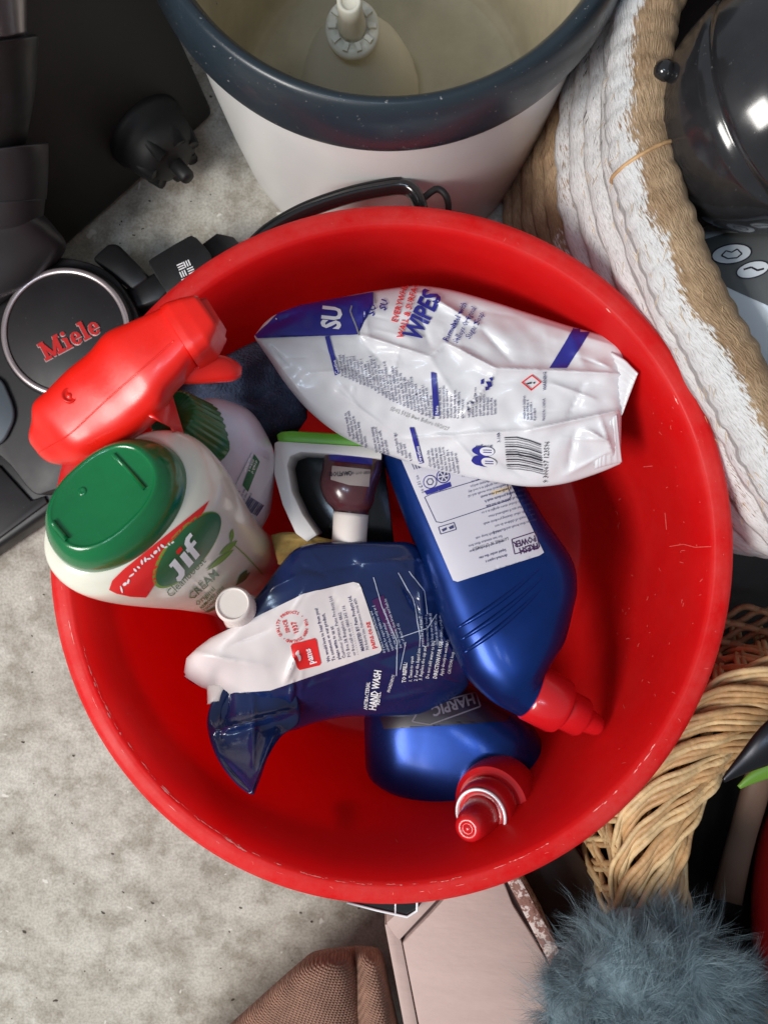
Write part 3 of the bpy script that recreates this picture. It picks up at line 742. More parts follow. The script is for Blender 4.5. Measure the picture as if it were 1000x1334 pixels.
decal('label_patch', [[(903, 345), (905, 328), (918, 312), (945, 304), (1010, 303), (1060, 305), (1060, 410), (1000, 398), (960, 380), (925, 363)]], hb, .0004, M['grey_label'], ap, 6)
decal('icon', [ellipse(953, 332, 25, 12, 8), ellipse(980, 352, 21, 10, 14)], hb, .0008, M['appliance_white'], ap, 6)
ol = ellipse(953, 332, 25, 12, 8); ol2 = ellipse(980, 352, 21, 10, 14)
decal('icon_outline', ringpolys(ellipse(953, 332, 26, 13, 8), ellipse(953, 332, 24.3, 11.4, 8)) + ringpolys(ellipse(980, 352, 22, 11, 14), ellipse(980, 352, 20.3, 9.4, 14)) +
      strokes([(940, 334), (946, 328), (953, 330), (960, 326), (966, 332), (960, 337), (948, 338), (940, 334)], 1.6) + strokes([(968, 352), (978, 349), (986, 353), (994, 351)], 2.4), hb, .0012, M['black_ink'], ap, None)

# ------------------------------------------------------------------ wicker basket lower right
WC = P(1085, 1135, .12); wz = .125
wk = thing('wicker_basket', 'round woven cane basket with a thick braided border, lower right of the tub', 'basket', (WC.x, WC.y, 0))
Rw = .118
def wpt(th, r, z): return Vector((WC.x + r * math.cos(th), WC.y + r * math.sin(th), z))
random.seed(21)
T0, T1 = R(95), R(262)
# braided border: bundles of rods crossing in waves
for b_ in range(7):
    ph0 = b_ / 7 * 2 * math.pi
    for sidx in range(4):
        pts = []; off = (sidx - 1.5) * .0042
        for i in range(90):
            th = T0 + (T1 - T0) * i / 89
            a = th * 4.2 + ph0
            r = Rw + .0185 * math.sin(a) + off * (.65 + .25 * math.cos(a)) + .0006 * math.sin(i * .35 + sidx)
            z = wz + .012 * math.cos(a) + .0012 * math.sin(th * 30 + sidx * 1.7 + b_)
            pts.append(wpt(th, r, z))
        rad = random.uniform(.0017, .0023)
        link('rod', tube(pts, rad, 6), wk, M[random.choice(['wicker', 'wicker', 'wicker2'])])
# wall: pairs of canes slanting both ways
for row in range(2):
    for k in range(26):
        th0 = T0 + (T1 - T0) * (k + .5 * row) / 25
        for q in range(2):
            pts = []
            for i in range(14):
                t = i / 13; th = th0 + (.36 * t if row else -.36 * t) + (q - .5) * .030
                ro = .0165 + .0022 * math.sin(t * 14 + (math.pi if row else 0) + k * 1.57)
                pts.append(wpt(th, Rw + ro + .004 * t, wz - .002 - .115 * t))
            link('cane', tube(pts, .0021, 6), wk, M['wicker2' if (k + q) % 3 else 'wicker'])
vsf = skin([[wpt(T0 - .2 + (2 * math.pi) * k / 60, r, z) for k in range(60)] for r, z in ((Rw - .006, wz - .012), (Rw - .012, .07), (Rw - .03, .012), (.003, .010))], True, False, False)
link('inner_lining', mesh(*vsf), wk, M['dark_inside'])  # dark inner wall colour stands in for shade inside the basket
# further side of the basket, shade in its colour: arc rods above (right edge)
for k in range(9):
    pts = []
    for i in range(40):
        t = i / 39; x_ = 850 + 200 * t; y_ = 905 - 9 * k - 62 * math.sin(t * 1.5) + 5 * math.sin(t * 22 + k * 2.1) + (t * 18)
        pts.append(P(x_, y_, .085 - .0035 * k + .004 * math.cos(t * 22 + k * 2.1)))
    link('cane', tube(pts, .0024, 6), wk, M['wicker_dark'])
# contents
gl = link('green_leaf_tool', loft([(960, 1024, 964, 1028, .155, .001, 2), (985, 1000, 990, 1018, .157, .002, 2), (1040, 975, 1050, 1000, .16, .003, 2), (1120, 950, 1130, 980, .16, .003, 2)], 16, 5), None, M['leaf_green'])
tag(gl, 'bright green plastic blade poking out of the cane basket at the right edge', 'garden tool')
st = link('grey_blade', loft([(940, 1014, 943, 1020, .166, .001, 2), (962, 984, 975, 1006, .168, .003, 2), (1000, 938, 1030, 985, .172, .005, 2), (1080, 880, 1110, 940, .172, .005, 2)], 20, 6), None, M['steel_dark'])
tag(st, 'pointed dark grey metal blade resting on the cane basket border', 'blade')
sk = link('wooden_stick', loft([(925, 1170, 965, 1180, .04, .008, 2), (945, 1100, 980, 1105, .06, .008, 2), (965, 1030, 1000, 1036, .075, .008, 2), (985, 960, 1015, 966, .085, .008, 2)], 16, 4), None, M['stick'])
tag(sk, 'dim brown stick lying in the shade inside the cane basket', 'stick')
rt = link('red_plastic_shape', loft([(1005, 1050, 1070, 1045, .05, .008, 2.4), (988, 1100, 1100, 1090, .055, .02, 2.4), (980, 1190, 1100, 1180, .055, .022, 2.4), (988, 1290, 1100, 1280, .055, .018, 2.4), (1010, 1330, 1080, 1330, .05, .006, 2.2)], 24, 5), None, M['red_toy'])
tag(rt, 'dark red plastic object at the right edge behind the blue grey fluff', 'plastic object')

# ------------------------------------------------------------------ fluffy duster
du = thing('fluffy_duster', 'blue grey fluffy duster in the lower right corner', 'duster', P(850, 1310, .10))
dcn = P(842, 1322, .150); ra = Vector((.057, .056, .036))
co_ = []
random.seed(3)
ico = bmesh.new(); bmesh.ops.create_icosphere(ico, subdivisions=4, radius=1)
for v in ico.verts:
    nn = noise.noise(v.co * 2.2); v.co = dcn + Vector((v.co.x * ra.x, v.co.y * ra.y, v.co.z * ra.z)) * (1 + .12 * nn)
link('core', from_bm(ico), du, M['fluff'])
vs = []; fs = []
for k in range(4600):
    th = random.uniform(0, 2 * math.pi); cz = random.uniform(-.2, 1); s_ = math.sqrt(1 - cz * cz)
    nrm = Vector((s_ * math.cos(th), s_ * math.sin(th), cz)); p0 = dcn + Vector((nrm.x * ra.x, nrm.y * ra.y, nrm.z * ra.z))
    sw = Vector((noise.noise(nrm * 2.2), noise.noise(nrm * 2.2 + Vector((9, 0, 0))), .4 * noise.noise(nrm * 2.2 + Vector((0, 9, 0)))))
    rnd = Vector((random.gauss(0, 1), random.gauss(0, 1), random.gauss(0, 1)))
    d = (nrm * .30 + sw * 2.6 + rnd * .36).normalized(); ln = random.uniform(.010, .024)
    curl = d.cross(nrm).normalized() * random.uniform(-1.5, 1.5) + rnd * .45
    ph1 = random.uniform(0, 6.3); spread = random.uniform(.001, .0032)
    for q in range(13):
        o_ = Vector((random.gauss(0, 1), random.gauss(0, 1), random.gauss(0, 1))) * spread; o2_ = Vector((random.gauss(0, 1), random.gauss(0, 1), random.gauss(0, 1))) * spread * .9
        wd = (o_ + Vector((1e-5, 0, 0))).cross(d).normalized() * random.uniform(.00004, .00008); b0 = len(vs); l2 = ln * random.uniform(.7, 1.1); N = 6
        for i in range(N):
            t = i / (N - 1)
            pos = p0 + o_ * (1 - .5 * t) + o2_ * t * t * 1.3 + d * l2 * t + curl * l2 * .45 * t * t + d.cross(rnd).normalized() * (.0022 * math.sin(t * 7 + ph1) * t)
            if i < N - 1: vs += [pos - wd * (1 - .6 * t), pos + wd * (1 - .6 * t)]
            else: vs.append(pos)
        for i in range(N - 2): fs.append((b0 + 2 * i, b0 + 2 * i + 1, b0 + 2 * i + 3, b0 + 2 * i + 2))
        fs.append((b0 + 2 * N - 4, b0 + 2 * N - 3, b0 + 2 * N - 2))
fz = link('fluff', mesh(vs, fs), du, M['fluff'], True); fz['kind'] = 'stuff'

# ------------------------------------------------------------------ pink painted wooden drawer
bx = thing('pink_wooden_box', 'pink painted wooden box with a recessed panel and a chipped side edge, below the tub', 'box', P(620, 1260, 0))
zt = .105
link('box_body', prism([(506, 1213), (566, 1160), (600, 1142), (652, 1132), (700, 1200), (790, 1340), (800, 1460), (560, 1460), (538, 1350)], .003, zt - .004, .001), bx, M['groove'], auto=40)
link('rail', prism([(501, 1205), (512, 1203), (523, 1228), (556, 1400), (565, 1460), (552, 1470), (538, 1400)], .003, zt, .0008), bx, M['pink_wood'], auto=40)
link('rail', prism([(503, 1203), (560, 1150), (590, 1130), (600, 1140), (520, 1226), (513, 1218)], .02, zt + .0004, .0008), bx, M['pink_wood'], auto=40)
link('panel', prism([(524, 1229), (560, 1192), (602, 1145), (650, 1135), (668, 1180), (705, 1240), (760, 1340), (790, 1460), (575, 1470), (548, 1350)], .02, zt - .0005, .0012), bx, M['pink_wood'], auto=40)
link('side_edge', prism([(656, 1140), (672, 1135), (722, 1226), (800, 1400), (784, 1410), (709, 1243)], .01, zt + .001, .0008), bx, M['chipped'], auto=40)

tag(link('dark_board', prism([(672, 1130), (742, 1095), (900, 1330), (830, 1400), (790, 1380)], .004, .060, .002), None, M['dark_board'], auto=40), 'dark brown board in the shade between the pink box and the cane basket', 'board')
tag(link('floor_mat', prism([(760, 560), (900, 520), (1060, 560), (1150, 900), (1150, 1400), (905, 1400), (760, 1090), (800, 900)], .001, .0038, .001), None, M['black_board'], auto=40), 'dark mat on the floor between the two baskets', 'mat')  # dark sheet added as the tub's shadow on the bare floor
# ------------------------------------------------------------------ woven footstool
fs_ = thing('footstool', 'brown woven fabric footstool with a centre seam, at the bottom edge', 'footstool', P(400, 1330, 0))
def wob(v): 
    k = noise.noise(v * 25) * .0012; return v + Vector((0, 0, k))
link('left_cover', loft([(424, 1236, 462, 1233, .050, .012, 2.2), (408, 1240, 466, 1234, .058, .034, 2.2), (394, 1252, 470, 1246, .064, .046, 2.3), (370, 1274, 475, 1268, .067, .053, 2.4), (312, 1326, 482, 1326, .068, .056, 2.5), (230, 1400, 490, 1400, .068, .056, 2.5), (150, 1480, 484, 1480, .068, .056, 2.5)], 40, 8, wob), fs_, M['weave'])
link('right_cover', loft([(460, 1232, 484, 1233, .050, .010, 2.2), (461, 1234, 494, 1237, .058, .032, 2.2), (457, 1246, 500, 1250, .062, .044, 2.3), (458, 1268, 504, 1272, .064, .050, 2.4), (462, 1326, 517, 1326, .066, .054, 2.5), (469, 1400, 532, 1400, .066, .054, 2.5), (484, 1480, 548, 1480, .066, .054, 2.5)], 40, 8, wob), fs_, M['weave'])

# ================================================================== CONTENTS OF THE TUB
def rest(px, py, z): return P(px, py, z)
# ---- big blue toilet cleaner bottle
hp = thing('toilet_cleaner_bottle', 'blue toilet cleaner bottle with white back label, lying under the wipes pack', 'bottle', P(620, 760, .05), 'blue toilet cleaner bottles in the tub')
hst = [(452, 520, 590, 500, .088, .004, 3.0, .0), (462, 530, 602, 505, .090, .024, 3.2, .0), (478, 558, 632, 545, .093, .029, 3.4, 0), (498, 600, 660, 596, .098, .030, 3.4, 0), (528, 680, 703, 672, .106, .030, 3.4, 0),
       (556, 756, 740, 728, .113, .030, 3.2, 0), (572, 800, 748, 765, .117, .030, 3.0, 0), (588, 840, 744, 795, .121, .030, 2.7, 0), (606, 880, 735, 835, .125, .028, 2.4, 0),
       (638, 912, 724, 856, .129, .024, 2.2, 0), (668, 929, 716, 870, .131, .019, 2.05, 0), (682, 936, 714, 874, .132, .0165, 2, 0), (690, 940, 720, 880, .1325, .016, 2, 0)]
hb_o = link('bottle_body', loft(hst, 56, 10), hp, M['blue'])
hb = bvh_of(hb_o)
cA = P(697, 904, .132); cB = P(782, 948, .128); cax = (cB - cA).normalized(); L_ = (cB - cA).length
capf = [(.0172, -.004), (.0182, -.0025), (.0182, .0155), (.0172, .0185), (.0150, .0195), (.0145, .0205), (.0130, .021), (.0128, .033), (.0115, .0350), (.0085, .0355), (.0080, .037), (.0066, .0455), (.0050, .0480), (.0, .0485)]
link('cap', lathe([(r * .97, h * L_ / .0485) for r, h in capf], cA, cax, 120, ribs=60, rib_amp=.0004, rib_rng=(-.001, .0125)), hp, M['cap_red'], auto=35)
lab = [(520, 592), (560, 560), (640, 580), (655, 618), (708, 720), (702, 724), (650, 739), (596, 758), (590, 756)]
decal('back_label', [lab], hb, .00035, M['label_white'], hp, 6)
# moulded grooves
for k, (p0, p1) in enumerate((((596, 818), (716, 728)), ((601, 833), (717, 742)), ((605, 850), (716, 756)))):
    pts = []
    for i in range(22):
        t = i / 21; x = p0[0] + (p1[0] - p0[0]) * t; y = p0[1] + (p1[1] - p0[1]) * t + math.sin(t * math.pi) * 6
        d = (P(x, y, 0) - CAM).normalized(); loc, nr, _, _ = hb.ray_cast(CAM, d)
        if loc: pts.append(loc - nr * .0004 * (1 if nr.z > 0 else -1))
    m_ = len(pts); link('grip_ridge', tube(pts, .0016, 8, rf=lambda f, a: .0019 * (math.sin(math.pi * min(1, f * 1.05 + .05)) ** .5 + .05) * (1 - .4 * f)), hp, M['blue'])
A17 = 197
FILL = "suitable for septic tanks use only as directed squirt the liquid under the rim and around the bowl leave for ten minutes then brush and flush keep out of reach of children do not mix with other cleaning products wash hands after use if swallowed rinse mouth and call a doctor store upright in a cool dry place contains surfactants and perfume".split()
def para(x, y, n, lw, ang, size, step_px, sx=1, bold=0, jit=0, seed=0, lens=None, bend=0):
    """n lines; first baseline at x,y, direction ang, next lines move 'down' the text by step_px"""
    random.seed(seed); out = []; a = R(ang); dn = (math.sin(a), math.cos(a))   # image-space 'down' of the text
    wi = seed * 7 % len(FILL)
    for i in range(n):
        target = lw * (lens[i] if lens else random.uniform(.78, 1)); s = ''
        while len(s) * size * .55 * sx < target:
            s += FILL[wi % len(FILL)] + ' '; wi += 1
        s = s[:max(3, int(target / (size * .55 * sx)))]
        out.append((s, x + dn[0] * step_px * i, y + dn[1] * step_px * i, size, ang + bend * i, sx, bold))
    return out
# label text is upside down in the picture
lettering([('FRESH', 699, 707.5, 11.5, A17, .80, .025), ('POWER', 696, 698, 11.5, A17, .74, .025)], hb, .0007, M['purple_print'], hp, cell=6)
q = [(669, 703), (701, 693), (709, 712), (677, 722)]
decal('logo_frame', strokes([(666, 703), (670, 722), (702, 713), (697, 693), (666, 703)], 1.2), hb, .0006, M['purple_print'], hp, 5)
lettering(para(660, 722, 2, 55, A17, 5.0, 7, .9, .012, seed=1) + para(655, 704, 3, 62, A17, 5.0, 7.0, .9, .0, seed=2) +
          para(697, 676, 5, 92, A17, 5.0, 7.2, .85, 0, seed=3, lens=[.85, .8, .95, .9, 1]) + para(684, 643, 3, 90, A17, 5.0, 6.8, .85, .015, seed=4) +
          para(667, 628, 8, 86, A17, 4.8, 5.6, .85, 0, seed=6), hb, .0007, M['ink'], hp)
lettering([('L6/739852  N  CP:17/14/217', 661, 700, 5.6, A17, .75, 0)], hb, .0007, M['black_ink'], hp)
fr = [(556, 651), (652, 622), (664, 652), (570, 684)]
decal('text_frame', strokes([(553, 648), (561, 644), (654, 616), (665, 646), (662, 652), (575, 681), (568, 680), (553, 648)], .9), hb, .0006, M['ink'], hp, 5)
decal('icon', strokes([(571, 687), (591, 681), (594, 690), (574, 696), (571, 687)], 1.0) + [[(575, 690), (581, 687), (582, 690), (577, 693)], [(584, 687), (590, 684), (591, 688), (586, 690)]], hb, .0007, M['ink'], hp, 5)
decal('icon', [ellipse(577, 621, 9, 9, 0, 24), ellipse(560, 628, 9, 9, 0, 24), [(568, 634), (586, 628), (588, 634), (572, 640)], [(552, 640), (569, 634), (571, 640), (556, 645)]], hb, .0006, M['blue_print'], hp, 5)
decal('icon', [ellipse(577, 621, 7.6, 7.6, 0, 24), ellipse(560, 628, 7.8, 7.8, 0, 24)], hb, .0008, M['label_white'], hp, 5)
decal('icon', [[(577 + 1.5 * math.cos(a + .5), 621 + 1.5 * math.sin(a + .5)), (577 + 6.5 * math.cos(a), 621 + 6.5 * math.sin(a)), (577 + 6.5 * math.cos(a + .7), 621 + 6.5 * math.sin(a + .7))] for a in [k * 1.047 for k in range(6)]] +
      ringpolys(ellipse(560, 628, 5, 5, 0, 6), ellipse(560, 628, 3.6, 3.6, 0, 6)), hb, .001, M['ink'], hp, None)
bars = []
for k in range(14):
    x0 = 536 + k * 2.6 + (k % 3) * .5; y0 = 603 - k * .85
    bars += strokes([(x0 - 4, y0 - 9), (x0 + 4, y0 + 9)], .7 + .9 * ((k * 7) % 3) / 2)
decal('barcode', bars, hb, .0007, M['ink'], hp, 6)
lettering([('no £.01 no', 553, 642, 7, 110, .8)], hb, .0007, M['ink'], hp)
decal('highlight_print', strokes([(664, 636), (640, 643)], 5), hb, .0005, M['yellow_print'], hp, 5)

# ---- lower blue bottle
h2 = thing('toilet_cleaner_bottle', 'blue toilet cleaner bottle lowest in the tub, its red nozzle pointing up at the viewer', 'bottle', P(590, 990, .03), 'blue toilet cleaner bottles in the tub')
h2st = [(474, 936, 476, 1000, .058, .006, 3, 0), (486, 915, 484, 1014, .060, .018, 3, 0), (520, 893, 508, 1028, .064, .024, 3.2, 0), (560, 885, 545, 1040, .068, .026, 3.2, 0), (600, 890, 585, 1052, .072, .027, 3, 0),
        (645, 912, 622, 1062, .076, .027, 2.8, 0), (686, 940, 652, 1070, .078, .026, 2.5, 0), (706, 970, 676, 1066, .078, .022, 2.4, 0), (713, 1000, 692, 1050, .078, .018, 2.1, 0), (712, 1015, 700, 1036, .078, .006, 2, 0)]
h2o = link('bottle_body', loft(h2st, 56, 10), h2, M['blue']); hb2 = bvh_of(h2o)
decal('front_label', [[(492, 925), (505, 900), (560, 880), (640, 890), (668, 920), (660, 940), (600, 938), (540, 945), (500, 950)]], hb2, .0004, M['dark_label'], h2, 6)  # near-black label colour carries the shade under the pouch and upper bottle
decal('logo_frame', strokes([(537, 940), (548, 921), (619, 903), (625, 921), (560, 944), (537, 940)], 1.8), hb2, .0007, M['faint_print'], h2, 5)
lettering([('HARPIC', 616, 905, 18, 197, .92, .03)], hb2, .0007, M['faint_print'], h2, cell=6)  # print dimmed to match the shade painted into the label
c0 = P(655, 1032, .100); c1 = P(603, 1086, .163); cx_ = (c1 - c0).normalized()
neck = [(.0195, -.012), (.0195, .0), (.018, .004)]
link('neck', lathe(neck, c0, cx_, 40), h2, M['blue'])
link('cap_ring', lathe([(.0240, -.001), (.0248, .001), (.0248, .020), (.0236, .0238), (.0205, .0255), (.0180, .025)], c0, cx_, 120, ribs=60, rib_amp=.0005, rib_rng=(.002, .018)), h2, M['cap_red'], auto=35)
link('cap_shoulder', lathe([(.0186, .020), (.0184, .030), (.0178, .038), (.0160, .0408), (.0128, .0418)], c0, cx_, 64), h2, M['cap_red'])
link('gloss_ring', lathe_ring := lathe([(.0160, .0405), (.0163, .0422), (.0155, .0432), (.0145, .0425), (.0142, .040)], c0, cx_, 64), h2, M['clear_edge'])  # clear plastic ring with its highlight painted as solid white
link('nozzle', lathe([(.0120, .040), (.0116, .044), (.0096, .056), (.0082, .0625), (.0062, .0645), (.0040, .0648), (.0034, .0640), (.0025, .0640), (.0020, .0648), (.0, .0650)], c0, cx_, 48), h2, M['cap_red'])

# ---- refill pouch
def bag(st, hf, nu, nv, th, zlo=.006, backf=.35):
    """top edge L, bottom edge R stations; hf(px,py,u,v)->z of front surface"""
    ss = spline([tuple(s) for s in st], nu); fr_ = []; bk_ = []
    N = len(ss)
    for i, s in enumerate(ss):
        u = i / (N - 1); rf_ = []; rb = []
        for j in range(nv + 1):
            v = j / nv; x = s[0] + (s[2] - s[0]) * v; y = s[1] + (s[3] - s[1]) * v
            z0 = s[4] + (s[5] - s[4]) * v
            e = min(1, (4 * v * (1 - v)) ** .6); eu = min(1, (4 * u * (1 - u)) ** .45) if th > 0 else 1
            zf = z0 + abs(th) * e * eu + hf(x, y, u, v) * min(1, 8 * v + .15, 8 * (1 - v) + .15)
            zb = z0 - abs(th) * backf * e * eu - .0006
            rf_.append(P(x, y, zf)); p = P(x, y, z0); rb.append(Vector((p.x, p.y, zb)))
        fr_.append(rf_); bk_.append(rb)
    vs = [v for r_ in fr_ for v in r_]; nb = len(vs); vs += [v for r_ in bk_ for v in r_]; fs = []; W = nv + 1
    for i in range(N - 1):
        for j in range(nv):
            a = i * W + j; fs.append((a, a + 1, a + W + 1, a + W)); a += nb; fs.append((a, a + W, a + W + 1, a + 1))
        a = i * W; fs.append((a, a + W, nb + a + W, nb + a)); a = i * W + nv; fs.append((a, nb + a, nb + a + W, a + W))
    for j in range(nv):
        fs.append((j, nb + j, nb + j + 1, j + 1)); a = (N - 1) * W + j; fs.append((a, a + 1, nb + a + 1, nb + a))
    return fixn(mesh(vs, fs))
def seg_d(px, py, a, b):
    ax_, ay = a; bx_, by = b; dx, dy = bx_ - ax_, by - ay; t = max(0, min(1, ((px - ax_) * dx + (py - ay) * dy) / (dx * dx + dy * dy)))
    return math.hypot(px - ax_ - dx * t, py - ay - dy * t), t
def RC(seed, n, x0, x1, y0, y1):
    rg = random.Random(seed); out = []
    for _ in range(n):
        x = rg.uniform(x0, x1); y = rg.uniform(y0, y1); a = rg.choice([rg.gauss(.25, .3), rg.uniform(0, 3.14)]); l = rg.uniform(12, 55)
        out.append(((x, y), (x + l * math.cos(a), y + l * math.sin(a)), rg.choice([-1, 1, 1]) * rg.uniform(.0003, .0013), rg.uniform(1.6, 3.5)))
    return out
def creases(lst):
    lst = [(a, b, m_ * .9, w_ * .68) for a, b, m_, w_ in lst]
    def f(x, y):
        z = 0
        for a, b, amp, wd in lst:
            d, t = seg_d(x, y, a, b)
            if d < wd * 4: z += amp * math.exp(-d / wd) * (math.sin(math.pi * (.08 + .84 * t)) ** .6)
        return z
    return f
pc = creases(RC(17, 60, 380, 590, 715, 940) + [((372, 888), (388, 848), .005, 7), ((388, 950), (384, 880), -.004, 6), ((384, 880), (376, 930), .004, 5), ((345, 770), (400, 745), .003, 8), ((400, 745), (470, 735), -.003, 10), ((470, 735), (560, 728), .003, 9),
              ((300, 925), (375, 925), .004, 9), ((330, 960), (385, 945), .005, 6), ((560, 800), (590, 850), .003, 6), ((548, 770), (552, 840), .0035, 5), ((552, 840), (500, 860), -.002, 8), ((524, 760), (548, 800), -.003, 6), ((250, 850), (345, 868), .0035, 10),
              ((300, 840), (350, 820), -.0025, 9), ((440, 930), (560, 900), .003, 12), ((395, 780), (430, 760), .0015, 10)])
def ph_(x, y, u, v):
    return pc(x, y) + .0022 * noise.noise(Vector((x / 60, y / 60, 2))) + .0003 * noise.noise(Vector((x / 16, y / 16, 5)))
po = thing('refill_pouch', 'navy blue hand wash refill pouch with a white corner panel and white screw cap', 'pouch', P(430, 830, .06))
pst = [(243, 858, 240, 882, .135, .128), (256, 846, 250, 890, .137, .125), (275, 832, 268, 897, .139, .122), (300, 815, 283, 900, .141, .118), (338, 772, 300, 930, .141, .112), (362, 740, 340, 955, .140, .108), (384, 716, 380, 952, .139, .104), (410, 708, 410, 942, .137, .100),
       (450, 706, 450, 934, .133, .097), (500, 706, 500, 934, .128, .094), (540, 710, 545, 932, .121, .090), (566, 745, 580, 920, .113, .088), (590, 800, 600, 905, .104, .087), (604, 860, 612, 890, .10, .088)]
pb = link('pouch_film', bag(pst, ph_, 10, 90, .018), po, M['navy_film'])
# gusset tail hanging down at the lower left
tail = [(283, 898, 372, 880, .130, .122), (272, 925, 386, 905, .132, .122), (270, 948, 390, 940, .136, .124), (277, 975, 366, 960, .144, .134), (290, 1000, 350, 985, .154, .146), (308, 1022, 340, 1012, .164, .160), (323, 1034, 331, 1036, .170, .169)]
tc_ = creases([((275, 955), (385, 925), .010, 7), ((300, 900), (285, 960), -.006, 8), ((330, 905), (330, 1000), .004, 9), ((360, 950), (328, 1030), .006, 6), ((285, 985), (325, 1030), -.003, 6)])
link('gusset', bag(tail, lambda x, y, u, v: tc_(x, y) + .002 * noise.noise(Vector((x / 30, y / 30, 8))), 10, 40, .004), po, M['navy_film'])
pk = link('gusset_corner', bag([(269, 890, 296, 890, .128, .128), (270, 905, 290, 903, .129, .129), (270, 918, 286, 914, .130, .130)], lambda x, y, u, v: 0, 6, 8, .002), po, M['cap_white'])
ph_b = bvh_of(pb)
wp = [(240, 880), (244, 858), (258, 845), (275, 832), (300, 822), (330, 812), (350, 800), (376, 783), (396, 773), (432, 765), (434, 768), (440, 768), (442, 763), (460, 758), (467, 760), (471, 768), (497, 846), (494, 850), (470, 857), (466, 854), (460, 860), (420, 873), (384, 884), (376, 886), (368, 893), (352, 899), (325, 899), (300, 903), (284, 902), (262, 894)]
decal('white_panel', [wp], ph_b, .0006, M['matte_white'], po, 2.5)
# spout
s0 = P(318, 800, .152); s1 = P(303, 786, .183); sax = (s1 - s0).normalized(); 
link('spout_base', lathe([(.013, -.016), (.0115, -.008), (.009, -.003), (.009, .002)], P(311, 794, .150), sax, 32), po, M['cap_white'])
link('screw_cap', lathe([(.0102, 0), (.0106, .002), (.0106, .014), (.0098, .0165), (.0090, .0172), (.0086, .0168), (.0082, .0160), (.0, .0160)], P(311, 794, .150), sax, 96, ribs=36, rib_amp=.0003, rib_rng=(.002, .0135)), po, M['cap_white'], auto=40)
# pouch print
sq = [(378, 841), (380, 838), (409, 831), (412, 833), (418, 863), (416, 866), (390, 872), (386, 869)]
decal('red_square', [sq], ph_b, .0010, M['red_print'], po, 6)
lettering([('pams', 409, 863, 14, 106, .72, .03)], ph_b, .0014, M['white_print'], po)
decal('logo_mark', [ellipse(388, 856, 4, 2, 100, 12)], ph_b, .0014, M['white_print'], po, 5)
def arc_text(s, cx, cy, r, a0, step, size, sx=1, bold=0):
    out = []
    for i, ch in enumerate(s):
        a = a0 - i * step; out.append((ch, cx + r * math.cos(R(a)), cy - r * math.sin(R(a)), size, a - 90, sx, bold, 0, 'CENTER'))
    return out
lettering(arc_text('• QUALITY PRODUCTS • FOR NEW ZEALAND ', 380, 816, 17, 235, 9.9, 5.6, .9, .02) + [('SINCE', 377, 823, 7.5, 106, .85, .02), ('1937', 389, 824, 9.5, 106, .85, .02)], ph_b, .0010, M['red_print'], po)
pl = ['We would love to hear from you!', 'To comment on our product,', 'please write to us at:', 'Customer Services, Pams Products Ltd', 'PO Box 38, Bungalore 4862', 'or free-call us on 0800 265 116']
its = []
for i, s in enumerate(pl):
    its.append((s, 430 + i * 6.6, 861 - i * 1.6, 6.2, 104 - i * .3, .84, .016 if i < 3 else 0))
its += [('. . . . . . . . . . . . . . .', 466, 852, 6.5, 103, .9, .02), ('MARKETED BY: Pams Products Ltd,', 474, 847, 6.2, 104, .80, .016), ('703 Roberts Line, Palmerston North 4470', 480, 846, 5.6, 104, .72)]
lettering(its, ph_b, .0010, M['ink'], po)
lettering([('pams.co.nz', 489, 844, 9.5, 104, .85, .02)], ph_b, .0010, M['red_print'], po)
lettering([('ANTIBACTERIAL', 478, 924, 6.8, 84, .72, .01), ('HAND WASH', 489, 925, 13, 82, .66, .03), ('REFILL', 494, 918, 7.5, 84, .8, .01), ('INGREDIENTS', 507, 902, 5.5, 72, .7)], ph_b, .0005, M['white_print'], po)
lettering([('TO REFILL:', 528, 889, 7, 86, .8, .02), ('1. Twist to open', 536, 888, 6.2, 86, .8), ('2. Pour the liquid into', 543, 887, 6.2, 84, .8), ('3. Replace the cap and', 549, 886, 6.2, 82, .8), ('Do not add water to the', 558, 884, 6.2, 80, .8), ('DIRECTION FOR USE', 568, 884, 7, 80, .75, .02), ('Apply directly to wet hands', 576, 880, 5.6, 80, .75), ('CAUTION: keep out of eyes', 586, 878, 5.6, 80, .75)], ph_b, .0005, M['white_print'], po)
lettering(para(502, 850, 6, 92, 108, 5.6, 5.6, .75, 0, seed=8, lens=[.9, 1, .6, .8, 1, .5]) , ph_b, .0005, M['pale_print'], po)
lettering(para(552, 842, 5, 60, 94, 5.4, 6.2, .75, 0, seed=11), ph_b, .0005, M['pale_print'], po)
decal('rule_line', strokes([(486, 752), (497, 790), (517, 836), (516, 880)], 1.0) + strokes([(518, 746), (538, 780), (547, 830), (546, 842)], 1.0) + strokes([(532, 744), (552, 770), (556, 800)], .9) + strokes([(528, 836), (521, 872)], .8) + strokes([(521, 830), (556, 818), (568, 800)], .9), ph_b, .0005, M['pale_print'], po, 6)
decal('purple_patch', [[(484, 782), (499, 775), (517, 822), (511, 829), (502, 818)]], ph_b, .0004, M['purple_print'], po, 6)

